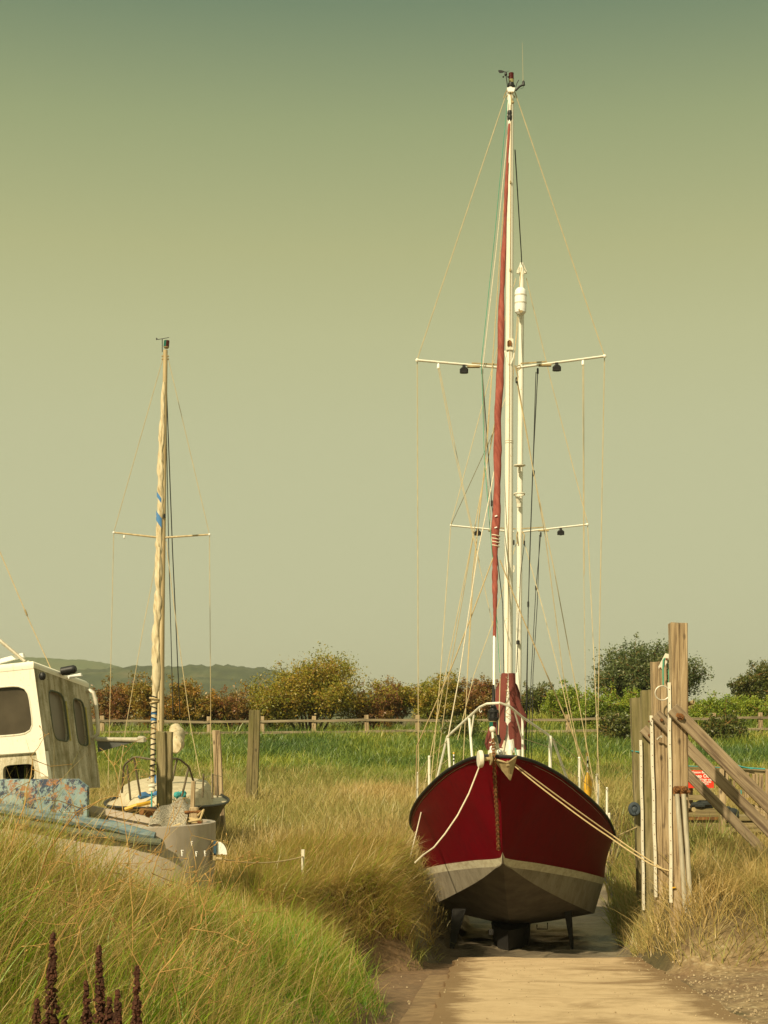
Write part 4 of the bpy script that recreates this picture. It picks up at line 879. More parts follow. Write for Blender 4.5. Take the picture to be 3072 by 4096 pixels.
mb = MB(); mb.prism([P(388,2962,21.3), P(540,2967,21.3), P(392,3008,21.3)], (0,.05,0)); dv = mb.build('davit_plate', plain('dark_grey_metal', (.085,.088,.08), rough=.5), wb)
mb = MB(); mb.tube([P(384,2956,21.3), P(470,2958,21.3), P(570,2960,21.3), P(586,2957,21.3)], [.035,.035,.04,.03], 10); mb.box(P(566,2956,21.3), (.14,.12,.09), ch=.03); mb.build('davit_arm', 'greypipe', dv)
# bow gear: samson post, mesh sheet, pipe, rope, bow plate
mb = MB(); mb.beam(P(776,3345,19.0), P(776,3228,19.0), .115, .12, ch=.012); sp = mb.build('samson_post', 'timber', wb)
MB().beam(P(770,3232,19.1), P(774,3124,19.1), .055, .05, ch=.008).build('stick', 'timber', wb)
MB().tube([P(738,3249,18.95), P(803,3246,18.95)], .020, 8).build('pin', 'rust', sp)
mb = MB()
for k in range(4): mb.torus(P(776,3276+k*5,19.0), (.1,.1,1), .095+.012*(k%2), .016, 20)
mb.tube([P(792,3262,18.95), P(815,3240,18.9), P(800,3278,18.85), P(740,3290,18.8), P(690,3308,18.75), P(668,3318,18.7)], .017, 8); mb.tube([P(745,3285,18.9), P(715,3300,18.8), P(700,3318,18.75)], .016, 8); mb.build('bow_rope', 'ropetan', wb)
MB().beam(P(798,3312,18.9), P(798,3286,18.9), .05, .05).build('orange_block', plain('orange_plastic', (.42,.16,.07)), wb)
rings = []
for u in np.linspace(0, 1, 14):
    rings.append([P(590,3306,18.75).lerp(P(742,3318,18.6), u).lerp(P(690,3200,19.9).lerp(P(775,3208,19.8), u), v)+Vector((0,0,.05*math.sin(u*7+v*5)+.06*math.sin(v*3))) for v in np.linspace(0, 1, 14)])
o = MB().loft(rings, False, False).build('mesh_sheet', 'net', wb)
mb = MB(); mb.tube([P(565,3246,19.3), P(620,3250,19.5)], .05, 12); mb.tube([P(585,3258,19.4), P(600,3264,19.4)], .03, 8); mb.build('rusty_pipe', 'rust', wb)
cc = P(867,3418,18.95); mb = MB(); mb.prism([cc]+[cc+Vector((math.cos(a)*.135, 0, math.sin(a)*.175)) for a in np.linspace(0, math.pi/2, 10)], (0,.03,0)); bp = mb.build('bow_plate', 'lightwhite', wb)
MB().box(P(861,3392,18.95), (.035,.08,.19)).build('plate_bracket', plain('dark_blue_paint', (.03,.08,.13)), bp)
mb = MB(); mb.tube([P(855,3432,18.95), P(890,3436,18.9)], .022, 8); mb.box(P(858,3425,18.95), (.06,.08,.10), ch=.01); mb.build('bow_eye', 'galv', bp)
for (px, py, s) in ((726,3410,1),(783,3414,.8),(818,3412,.9),(765,3372,.7)):
    c = Vector(P(px,py,18.35)); mb = MB()
    mb.beam(c+Vector((0,-.01,.035*s)), c+Vector((.008,-.01,-.045*s)), .012, .008); mb.beam(c+Vector((.0,-.012,.03*s)), c+Vector((.03*s,-.012,.03*s)), .010, .008); mb.beam(c+Vector((0,-.012,0)), c+Vector((.022*s,-.012,-.005)), .010, .008); mb.build('peeling_letter', 'lightwhite', wb)
# mooring line to a short white stake in the marsh
st = P(1212,3398,20.6); MB_ = MB().beam(st, Vector((st.x, st.y, gz(st.x, st.y)-.3)), .045, .03, ch=.005).build('stake', 'chalk')
tag(MB_, 'short white stake in the grass holding the end of the workboat line', 'stake')
tag(MB().tube(sagline(P(888,3436,18.9), st+Vector((0,-.02,-.1)), .07), .010, 6).build('mooring_rope', 'ropetan'), 'thin slack rope from the bow of the workboat to a white stake', 'rope')
# ------------------------------------------------------------------ small white sailing boat behind it
S2 = Hull((-3.93, 24.4, 0), -.10, [0,.4,1,2,3.3,4.7,6.3], [.05,.28,.55,.9,1.15,1.22,1.05], [-1.52,-1.54,-1.57,-1.61,-1.64,-1.64,-1.62],
    [0,0,.03,.5,.85,.98,.8], [-2.1,-2.1,-2.15,-2.18,-2.2,-2.2,-2.2], [0,1,2,3.3,4.7,6.3], [0,0,.4,.75,.85,.65], [-2.2,-2.25,-2.4,-2.55,-2.6,-2.5], [0,1,2,3.3,4.7,6.3], [-2.2,-2.3,-2.6,-2.85,-2.9,-2.6], (1.0,-1.55,-2.15))
sb = thing('small_sailing_boat', 'neglected small sailing boat with tattered cream rolled sail behind the workboat', 'sailing boat', S2.pt(3, 0, -2.7))
S2.build(sb, ['darkgreen', 'stripe', 'greyhull', 'greyhull'], 34); M['worndeck'] = paint('weathered_cream_deck', (.60,.52,.36), (.28,.22,.12), .8, .7, (3,3,2), 2.2, (.2,.16,.09)); S2.deck(sb, 'worndeck', .02); S2.rail(sb, 'rubbing_strake', 'black', .025, .01)
rings = []
for u, w, h in ((.9,.35,.0),(1.3,.5,.22),(2.0,.78,.36),(3.4,.92,.46),(5.2,.9,.46),(5.5,.85,.05)):
    b, z = S2.sheer(u); rings.append([S2.pt(u, x*min(w, b*.9), z-.03+h*y) for x, y in ((-1,0),(-.96,.6),(-.85,.88),(-.4,1.05),(0,1.1),(.4,1.05),(.85,.88),(.96,.6),(1,0))])
MB().loft(rings).build('cabin', 'worndeck', sb)
for a, b, ml in (((555,3190,25.6),(650,3178,25.9),'bluecloth'),((665,3122,27.0),(600,3112,27.2),'bluecloth'),((700,3187,25.6),(742,3178,25.8),'ropeteal')):
    A_, B__ = P(*a), P(*b); MB().tube([A_.lerp(B__, t)+Vector((0,0,.03*math.sin(t*9))) for t in np.linspace(0,1,9)], [.03,.06,.07,.055,.07,.06,.075,.05,.03], 8).build('canvas_roll', ml, sb)
MB().tube([P(500,3238,25), P(545,3222,25), P(600,3210,25.2)], .035, 8).build('yellow_strip', 'yellow', sb)
for pts in ([(488,3170,25.6),(495,3068,25.2),(502,3055,25.1),(533,3030,24.9),(548,3028,24.8),(596,3036,24.6),(622,3036,24.5)],[(508,3060,25.1),(522,3200,25.2)],[(536,3032,24.9),(562,3185,25.1)],[(684,3036,24.5),(706,3034,24.7),(722,3040,24.8),(752,3064,25.1),(757,3072,25.1),(776,3132,25.6)],[(708,3036,24.7),(688,3125,24.7)],[(755,3068,25.1),(728,3185,25.1)],[(814,3095,26.5),(810,3190,26.5)],[(850,3095,27.5),(850,3195,27.5)],[(870,3100,28.5),(870,3190,28.5)]):
    MB().tube([P(*p) for p in pts], .019, 8).build('pulpit_rail', plain('tarnished_steel', (.17,.14,.09), rough=.5, metal=.3), sb)
for pts in ([(776,3150,25.6),(812,3162,26.5),(850,3160,27.5)],[(776,3128,25.6),(850,3098,27.5),(890,3107,28.5)]): MB().tube([P(*p) for p in pts], .006, 5).build('guard_wire', 'wire', sb)
def sp_(y): return mastpt(y, 662, 1380, 641, 2900, 27.0)
smast = MB().tube([sp_(y) for y in (3190,2600,1900,1400)], [.06,.058,.05,.042], 12).build('mast', 'sparworn', sb)
for a, b in (((644,2151),(455,2130)),((648,2151),(838,2138))):
    o = MB().tube([P(*a,27), P(*b,26.98)], [.02,.016], 8).build('spreader', 'sparworn', smast); MB().ball(P(*b,26.98), .024, 8).build('spreader_end', 'lightwhite', o)
mb = MB(); mb.box(P(655,2063,26.95), (.06,.1,.07), ch=.01); mb.build('mast_collar', 'black', smast)
MB().lathe(P(497,2143,26.97), (0,0,1), [(-.05,.01),(-.04,.02),(.0,.02),(.01,.01)], 8).build('signal_block', 'lightwhite', smast)
nl = MB().lathe(P(665,1390,27), (.1,0,1), [(-.02,.03),(0,.05),(.015,.052),(.02,.045)], 14).build('masthead_light', 'galv', smast)
for a0, nm, ml in ((math.pi*.5,'green_lens','greenlamp'),(math.pi*1.5,'red_lens','redlamp')):
    MB().prism([P(665,1387,27)+Vector((math.cos(a0+math.pi*k/8)*.053, math.sin(a0+math.pi*k/8)*.053, 0)) for k in range(9)], (.01,0,.115)).build(nm, ml, nl)
mb = MB(); mb.tube([P(649,1408,27),P(649,1356,27)], .008, 6); mb.tube([P(632,1358,27),P(676,1350,27)], .006, 6); mb.prism([P(624,1350,27),P(634,1357,27),P(624,1360,27)], (0,.01,0)); mb.build('wind_vane', 'black', smast)
mb = MB()
for sg in (-1, 1):
    for y in (1425, 1436): mb.ball(P(661+sg*11, y, 27), .02, 6)
mb.build('shroud_tang', 'galv', smast)
def s_stay(y):
    d = float(np.interp(y, [1430,3150], [26.8,24.75])); return P(float(np.interp(y, [1430,1530,1750,2200,2700,2900,3150], [660,656,646,636,622,614,609])), y, d)
ys = np.linspace(1528, 2778, 120); rings = []
Ws = lambda y: float(np.interp(y, [1528,1560,1650,2000,2300,2600,2740,2778], [.02,.035,.045,.055,.062,.066,.075,.045]))
for i, y in enumerate(ys):
    p = s_stay(y); r = Ws(y); rr = []
    for j in range(20):
        a = 2*math.pi*j/20; ph = a-y*.018
        q = r*(1+.16*math.sin(ph)+.10*math.sin(2*ph+.7)+.30*(vnoise(y*.045, math.cos(a)*3+9, 23)-.5)*2); rr.append(p+Vector((math.cos(a)*q, math.sin(a)*q, 0)))
    rings.append(rr)
fs_ = MB().loft(rings).build('furled_sail', 'cream', sb, smooth=60)
for y0, y1 in ((1985,2005),(2062,2100)):
    n_ = 12; MB().loft([[s_stay(lerp(y0, y1, t)+20*math.cos(a))+Vector((math.cos(a)*Ws(y0)*1.15, math.sin(a)*Ws(y0)*1.15, 0)) for a in np.linspace(math.pi*.85, math.pi*1.75, n_)] for t in np.linspace(0, 1, 5)], False, False).build('blue_patch', 'bluecloth', fs_)
lo = MB(); lo.tube([s_stay(y) for y in (2770,2850,2950,3050,3130)], [.045,.048,.045,.04,.035], 12); lo = lo.build('lashed_foot', 'cream', sb)
mb = MB()
for k in range(16):
    y = 2788+k*21; mb.torus(s_stay(y), (.35*(-1)**k, .1, 1), .052, .010, 14, 5)
mb.build('lashing_cord', 'ropeblack', lo)
for y in (2855, 2880): MB().tube([s_stay(y-5), s_stay(y+5)], .052, 12).build('blue_band', 'bluecloth', lo)
mb = MB(); mb.torus(s_stay(2796), (.2,.1,1), .085, .016, 18); mb.torus(s_stay(2810), (-.2,.1,1), .075, .016, 18); mb.build('rope_collar', 'ropetan', lo)
mb = MB(); mb.lathe(s_stay(3150), (0,0,1), [(-.07,.05),(-.06,.07),(-.03,.072),(-.028,.05),(.02,.05),(.022,.073),(.05,.07),(.06,.03)], 16); mb.build('furling_drum', 'chalk', sb)
for pts, ml, r in (([(650,1440,27),(455,2130,27),(438,2900,27),(432,3150,26.9)],'wire',.006),([(674,1440,27),(838,2138,27),(843,2900,27),(846,3170,27)],'wire',.006),([(640,2165,27),(575,2500,26.6),(505,2900,26.2),(470,3160,26)],'wire',.006),([(664,2165,27),(706,2500,26.8),(762,2900,26.6),(802,3110,26.4)],'wire',.007),
    ([(664,1500,27.1),(690,2200,28.5),(720,2862,30)],'ropeblack',.011),([(664,1640,27.1),(675,2200,27.4),(692,2862,27.8)],'ropeblack',.009),([(664,1600,27.1),(658,2300,27.1),(655,2900,27.1)],'ropetan',.008),([(607,3150,24.75),(606,3290,24.4)],'ropeteal',.014)):
    MB().tube([P(*p) for p in pts], r, 6).build('rigging_line', ml, sb)
rings = []
for t in np.linspace(0, 1, 16):
    c = P(703,2985,28).lerp(P(706,2912,29.6), t); w_ = .13*math.sin(math.pi*min(1, .15+t*.8))+.045+.02*math.sin(t*17)
    rings.append([c+Vector((math.cos(a)*w_*(1+.15*math.sin(t*12+a*2)), 0, math.sin(a)*w_*1.2)) for a in np.linspace(0, 2*math.pi, 15)[:-1]])
MB().loft(rings).build('boom_cover', 'cream', sb, smooth=60)
# ------------------------------------------------------------------ mooring piles
M['pile_dark'] = wood('dark_mossy_pile', (.07,.055,.022), (.17,.135,.06), (.27,.21,.10), green=.8)
def pile(label, group, parts, cat='post', name='mooring_pile'):
    c = parts[0]; base = P(c[4], 2880, c[6]); g = gz(base.x, base.y)
    t = thing(name, label, cat, (base.x, base.y, g), group)
    for (xa, xb, y0, xa2, xb2, y1, d, dep, ml) in parts:
        b0 = P((xa2+xb2)/2, y1, d); b0.z = gz(b0.x, b0.y)-.6; top = P((xa+xb)/2, y0, d); mid = P((xa2+xb2)/2, y1, d)
        k = (top.z-b0.z)/(top.z-mid.z); bot = top+(mid-top)*k
        n = 26; w0 = (xb-xa)/F*d; w1 = (xb2-xa2)/F*d; rings = []
        sd = random.uniform(0, 50)
        for i in range(n+1):
            u = i/n; p = bot.lerp(top, u); w = lerp(w1, w0, min(1, u*1.0)); c_ = .012
            jx = (vnoise(u*9, sd, 3)-.5)*.012; topj = .0
            o = [(-w/2+c_,-dep/2),(-w*.035,-dep/2),(.0,-dep/2+.02),(w*.03,-dep/2),(w/2-c_,-dep/2),(w/2,-dep/2+c_),(w/2,dep/2-c_),(w/2-c_,dep/2),(-w/2+c_,dep/2),(-w/2,dep/2-c_),(-w/2,-dep/2+c_)]
            o = [(x_, (-dep/2 if ml == 'timber_green' and j_ == 2 else y_)) for j_, (x_, y_) in enumerate(o)]
            rings.append([p+Vector((x+jx+(vnoise(u*30+j*7, sd, 5)-.5)*.008, y+(vnoise(u*30+j*3, sd, 6)-.5)*.008, (vnoise(j*1.7, sd, 2)-.5)*.05 if i == n else 0)) for j, (x, y) in enumerate(o)])
        MB().loft(rings).build('timber', ml, t, smooth=25)
    return t
pile('pair of square mossy timbers bolted together in front of the small boat mast', 'old piles on the left', [(627,663,2928,628,664,3190,22.6,.15,'timber_green'),(665,692,2931,663,688,3140,22.65,.14,'timber_green')])
pile('split grey pile with orange lichen on top beside the small sailing boat', 'old piles on the left', [(850,880,2922,858,897,3180,31.3,.16,'timber')])
pile('mossy leaning round topped pile standing alone in the marsh', 'old piles on the left', [(998,1042,2841,982,1030,3222,41.0,.28,'pile_dark')])
def bolt(c, r, parent, ml='rust', name='bolt'):
    return MB().lathe(c, (0,-1,0), [(-.01,r*1.5),(.012,r*1.5),(.014,r),(.05,r),(.052,r*.4)], 6).build(name, ml, parent)
def batten(x0, y0, x1, y1, d, w, parent):
    a, b = P(x0, y0, d), P(x1, y1, d); o = MB(); n = 14
    o.loft([[a.lerp(b, i/n)+Vector((sx*w/2+.004*math.sin(i*1.3), sy*.02, 0)) for sx, sy in ((-1,-1),(1,-1),(1,1),(-1,1))] for i in range(n+1)]); o = o.build('white_batten', 'chalk', parent)
    q = MB()
    for i in range(16): c = a.lerp(b, (i+.5)/16); q.lathe(c+Vector((0,-.021,0)), (0,-1,0), [(-.002,.008),(.004,.007)], 6)
    q.build('batten_nail', 'rust', o)
def brace(xa, ya, xb, yb, d, w, dep, parent):
    a, b = P(xa, ya, d), P(xb, yb, d); dirv = (b-a).normalized(); b2 = b+dirv*2.5
    return MB().beam(a-dirv*.14, b2, w, dep, side=(dirv.z, 0, -dirv.x), ch=.012).build('brace', 'timber_brace', parent)
G = 'timber posts on the right bank'
p1 = pile('tallest weathered timber post with diagonal brace and white batten on the right bank', G, [(2679,2744,2495,2688,2750,3620,22.0,.26,'timber')])
br = brace(2716,2860,3072,3219,21.78, .20, .09, p1)
mb = MB(); c = P(2722,2867,21.70); mb.lathe(c, (0,-1,0), [(0,.055),(.012,.05),(.014,.02),(.05,.02)], 10); mb.box(c+Vector((-.01,-.02,.01)), (.13,.03,.06), (Vector((.9,0,-.4)).normalized(), Vector((0,1,0)), Vector((.4,0,.9)).normalized()), ch=.01); mb.build('brace_bolt', 'rust', p1)
batten(2676,2730,2684,3610,21.86,.044,p1)
mb = MB()
for px in (2707, 2735): mb.torus(P(px,3157,21.8), (0,1,0), .033, .016, 14); mb.lathe(P(px,3157,21.8), (0,-1,0), [(0,.02),(.05,.018)], 8)
mb.box(P(2721,3160,21.84), (.23,.05,.12), ch=.03); mb.box(P(2721,3185,21.82), (.12,.05,.06), ch=.02); clamp = mb.build('pipe_clamp', 'rust', p1)
MB().tube([P(2742,3166,21.83), P(2760,3168,21.83)], .025, 8).build('clamp_bolt', 'rust', clamp)
for (a, b, c_, e) in ((2708,3176,2738,3600),(2734,3176,2760,3580)):
    g0, g1 = P(a, b, 21.74), P(c_, e, 21.6); MB().tube([g0, g0.lerp(g1, .5)+Vector((.006,0,0)), g0.lerp(g1, 1.12)], .036, 12).build('pipe', 'greypipe', p1)
mb = MB(); mb.tube([P(2748,2818,22.1), P(2772,2809,21.9)], .032, 12); mb.torus(P(2773,2809,21.88), (1,-1,.2), .030, .008, 14); mb.build('pipe_stub', 'galv', p1)
MB().tube([P(2752,3242,22.2), P(2775,3238,21.9)], .036, 10).build('pipe_stub', 'galv', p1)
MB().box(P(2696,3550,21.84), (.05,.02,.02), (Vector((1,0,.1)), Vector((0,1,0)), Vector((0,0,1)))).build('yellow_tag', 'yellow', p1)
p2 = pile('second timber post from the slipway with a steel ring hung on green rope', G, [(2607,2662,2648,2620,2676,3560,24.0,.25,'timber')])
brace(2646,2882,3072,3318,23.78,.185,.085,p2); bolt(P(2646,2880,23.72), .02, p2); bolt(P(2596,2886,23.8), .012, p2)
batten(2604,2862,2624,3588,23.84,.046,p2)
MB().tube([P(2630,2958,23.8), P(2640,2948,23.75), P(2645,2946,23.7)], [.02,.014,.022], 8).build('cleat', 'steel', p2)
mb = MB(); mb.prism([P(2662,2613,23.6),P(2679,2617,23.6),P(2668,2650,23.6),P(2650,2680,23.6),P(2636,2676,23.6),P(2634,2668,23.6)], (0,.03,0)); hb = mb.build('hanger_plate', 'chalk', p2)
for a in ((2667,2636),(2641,2673)): bolt(P(*a,23.58), .012, hb)
MB().tube([P(2662,2630,23.62),P(2654,2640,23.58),P(2652,2672,23.56),P(2653,2740,23.56)], .014, 8).build('hanger_rope', 'ropegreen', p2)
MB().tube([P(2676,2660,23.7),P(2677,2730,23.7)], .016, 8).build('hanger_rope', 'ropegreen', p2)
MB().torus(P(2649,2772,23.56), (0,1,.0), .118, .011, 36, 8).build('steel_ring', 'steel', p2)
p3 = pile('third timber post from the slipway with pale boards and a hidden brace', G, [(2565,2612,2763,2568,2620,3480,26.3,.24,'timber_green')])
brace(2594,2936,3020,3370,26.1,.175,.085,p3); bolt(P(2598,2941,26.04), .02, p3); batten(2562,2960,2575,3640,26.14,.046,p3)
p4 = pile('shortest mossy timber post with rope fender at the far end of the row', G, [(2522,2571,2793,2545,2580,3380,28.6,.24,'timber_green')])
fn = P(2536,3237,28.3); t = thing('rope_fender', 'dark blue rolled fender tied to the far mossy post', 'fender', fn)
rings = []
for i in range(20):
    a = -1.2+i*.33; rings.append([fn+Vector((math.cos(a)*.10*(1-.02*i)-.0, 0, math.sin(a)*.10))+Vector((math.cos(a)*math.cos(b)*.045, math.sin(b)*.075, math.sin(a)*math.cos(b)*.045)) for b in np.linspace(0, 2*math.pi, 11)[:-1]])
MB().loft(rings).ball(fn, .09, 10, (1,.75,1)).build('roll', 'bluebag', t, smooth=50); MB().tube([fn+Vector((.08,0,.0)), P(2556,3233,28.4), P(2560,3240,28.45)], .014, 6).build('fender_line', 'ropetan', t)
tag(MB().torus(P(2556,3008,28.6), (.15,0,1), .15, .012, 20).build('rope_loop', 'ropeteal'), 'turquoise rope tied round the far mossy post', 'rope')
# mooring ropes of the ketch
for pts, lb in (([(2062,3058,23.6),(2455,3345,24.2),(2660,3480,23.75),(2672,3484,23.8)], 'upper of two tan mooring ropes from the red bow to the timber posts'), ([(2058,3064,23.6),(2250,3215,23.4),(2440,3350,23.2),(2600,3455,22.4),(2690,3486,21.9)], 'lower of two tan mooring ropes from the red bow to the tall timber post')):
    q = [P(*p) for p in pts]; fine = []
    for i in range(len(q)-1): fine += sagline(q[i], q[i+1], .012, 8)[:-1]
    tag(MB().tube(fine+[q[-1]], .0118, 8).build('mooring_rope', 'ropetan'), lb, 'rope', 'mooring ropes of the red boat')
for pts, lb in (([(1920,3060,23.6),(1875,3175,23.5),(1830,3262,23.3),(1780,3335,23.0),(1735,3390,22.7),(1692,3420,22.3),(1660,3450,22.0)], 'pale slack mooring rope curving from the bow drum into the left bank grass'), ([(1689,3232,26.95),(1668,3320,25.8),(1640,3432,24.6)], 'short pale mooring rope from the port fairlead down into the tussock')):
    tag(MB().tube([P(*p) for p in pts], .0125, 8).build('mooring_rope', 'ropewhite'), lb, 'rope', 'mooring ropes of the red boat')
tag(MB().tube([P(2452,3350,27.9), P(2500,3330,28.2), P(2548,3308,28.5)], .014, 8).build('mooring_rope', 'ropetan'), 'short mooring rope from the starboard quarter to the far mossy post', 'rope', 'mooring ropes of the red boat')
# ------------------------------------------------------------------ timber jetty behind the braces
jt = thing('jetty', 'low weathered timber jetty with rails behind the diagonal braces', 'jetty', P(2900,3400,30))
D = 30.0
def plank(x0, y0, x1, y1, d=D, dep=.06, nm='plank', ml='timber_flat'):
    a, b = P(x0, y1, d), P(x1, y0, d); mb = MB(); mb.box((a+b)/2, (b.x-a.x, dep, b.z-a.z), ch=.008); return mb.build(nm, ml, jt)
plank(2740,3064,2890,3078, nm='top_rail'); plank(2960,3076,3160,3095, nm='top_rail')
plank(2752,3180,2885,3200, nm='rail'); plank(2936,3158,3010,3172, D+.1, nm='rail')
for x0, x1, y0, y1 in ((2876,2902,3075,3335),(2978,2996,3090,3190),(3010,3030,3096,3180),(3036,3052,3096,3178),(3062,3082,3080,3300),(2893,2912,3080,3142)): plank(x0, y0, x1, y1, D-.07, .09, 'upright', 'timber')
for k, x0 in enumerate((2906,2918,2932)): plank(x0, 3110+k*6, x0+9, 3185, D+.08, .03, 'upright', 'timber')
plank(2740,3234,2878,3266, nm='deck_beam'); plank(2740,3284,2880,3330, D+.02, nm='deck_beam'); plank(2934,3266,3160,3282, nm='deck_beam'); plank(2910,3290,3160,3328, D+.05, nm='deck_beam'); plank(2920,3372,3160,3386, nm='deck_beam')
plank(2742,3268,2875,3280, D-.05, .05, 'iron_rod', 'rust'); plank(2906,3310,2924,3400, D-.15, .1, 'leg', 'timber'); plank(2884,3330,2908,3420, D, .1, 'leg', 'timber')
mb = MB()
for k in range(5): mb.beam(P(2995,3217+k*12,D+.2), P(3090,3245+k*12,D+.2), .05, .05)
mb.build('stacked_batten', 'timber', jt)
plank(2735,3090,2770,3400, D+.12, .1, 'leg', 'timber')
MB().box(P(2900,3274,D+1.0), (2.2,1.8,.06)).build('deck_boards', 'timber_flat', jt)
mb = MB()
for k in range(14): mb.ball(P(random.uniform(2755,2840), random.uniform(3212,3230), D+random.uniform(-.05,.3)), random.uniform(.07,.12), 8, (1.5,.9,random.uniform(.5,.8)))
tag(mb.build('plastic_sheet', 'tarp'), 'crumpled black plastic sheet lying on the jetty under the red sign', 'sheet')
mb = MB(); mb.ball(P(2925,3250,D), .13, 12, (1.3,.8,.8)); mb.ball(P(2940,3262,D-.02), .09, 10, (1,.8,1.1)); mb.ball(P(2910,3240,D), .09, 10)
tag(mb.build('rubbish_bag', 'tarp'), 'dark grey rubbish bag on the jetty between the two lower braces', 'bag')
sg = thing('warning_sign', 'red warning sign with white lettering on the jetty rail', 'sign', P(2800,3152,D-.1))
a, b = P(2742,3152,D-.1), P(2855,3081,D-.1)
MB().box((a+b)/2, (b.x-a.x, .012, b.z-a.z), ch=.0).build('board', 'signred', sg)
def text(s, px, py, h, parent, name='lettering', bold=.02):
    cu = bpy.data.curves.new('t', 'FONT'); cu.body = s; cu.size = h; cu.align_x = 'LEFT'; cu.extrude = .002; cu.offset = bold*h
    o = bpy.data.objects.new('t', cu); COL.objects.link(o); bpy.context.view_layer.update()
    me = bpy.data.meshes.new_from_object(o.evaluated_get(bpy.context.evaluated_depsgraph_get())); bpy.data.objects.remove(o)
    me.materials.clear(); me.materials.append(M['signwhite']); me.name = name
    q = bpy.data.objects.new(name, me); COL.objects.link(q); q.parent = parent; q.rotation_euler = (R(90), 0, 0)
    w = P(px, py, D-.109); q.location = w-wloc(parent); return q
for s, px, py, h in (('Weston Bay', 2763, 3093, .064), ('Keep Out', 2768, 3110, .098), ('of high tide', 2797, 3122, .060), ('currents', 2807, 3131, .058), ('WBYC', 2812, 3139, .042), ('only', 2812, 3146, .040)): text(s, px, py, h, sg, bold=.025)
mb = MB(); mb.tube([P(2748,3064,D-.12), P(2850,3068,D-.12), P(2880,3071,D-.1)], .010, 6); mb.tube([P(2935,3052,D-.1), P(2962,3069,D-.1), P(3000,3072,D-.1), P(3060,3076,D-.1)], .017, 6); mb.tube([P(2940,3056,D-.12), P(2965,3066,D-.14), P(3010,3076,D-.12)], .013, 6); mb.tube([P(2964,3160,D-.1), P(2966,3190,D-.1)], .012, 6)
tag(mb.build('rope', 'ropeteal'), 'turquoise rope trailing along the top rail of the jetty', 'rope')
# ------------------------------------------------------------------ post and rail fence
fe = thing('fence', 'long weathered post and rail fence along the top of the green bank', 'fence', (0, 68, gz(0, 68)))
fx = [-220,-12,198,408,622,837,1048,1257,1465,1668,1870,2070,2269,2465,2660,2855,3041,3245,3450]
ft = []
for i, px in enumerate(fx):
    d = 68; top = P(px+random.uniform(-3,3), np.interp(px, [0,1500,3072], [2866,2862,2852])+random.uniform(-3,3), d); b_ = Vector((top.x+random.uniform(-.03,.03), d, gz(top.x, d)-.4)); ft.append((top, d))
    MB().beam(b_, top, .20, .13, ch=.012).build('post', 'timber', fe, smooth=0)
for i in range(len(fx)-1):
    for y0 in (21, 66):
        a, b = ft[i][0]-Vector((0,.10,y0/F*68)), ft[i+1][0]-Vector((0,.10,(y0+random.uniform(-3,3))/F*68)); g = (b-a).normalized()
        MB().beam(a-g*.02, b-g*.03, .045, .12, side=(0,1,0), ch=.008).build('rail', 'fence', fe, smooth=0)
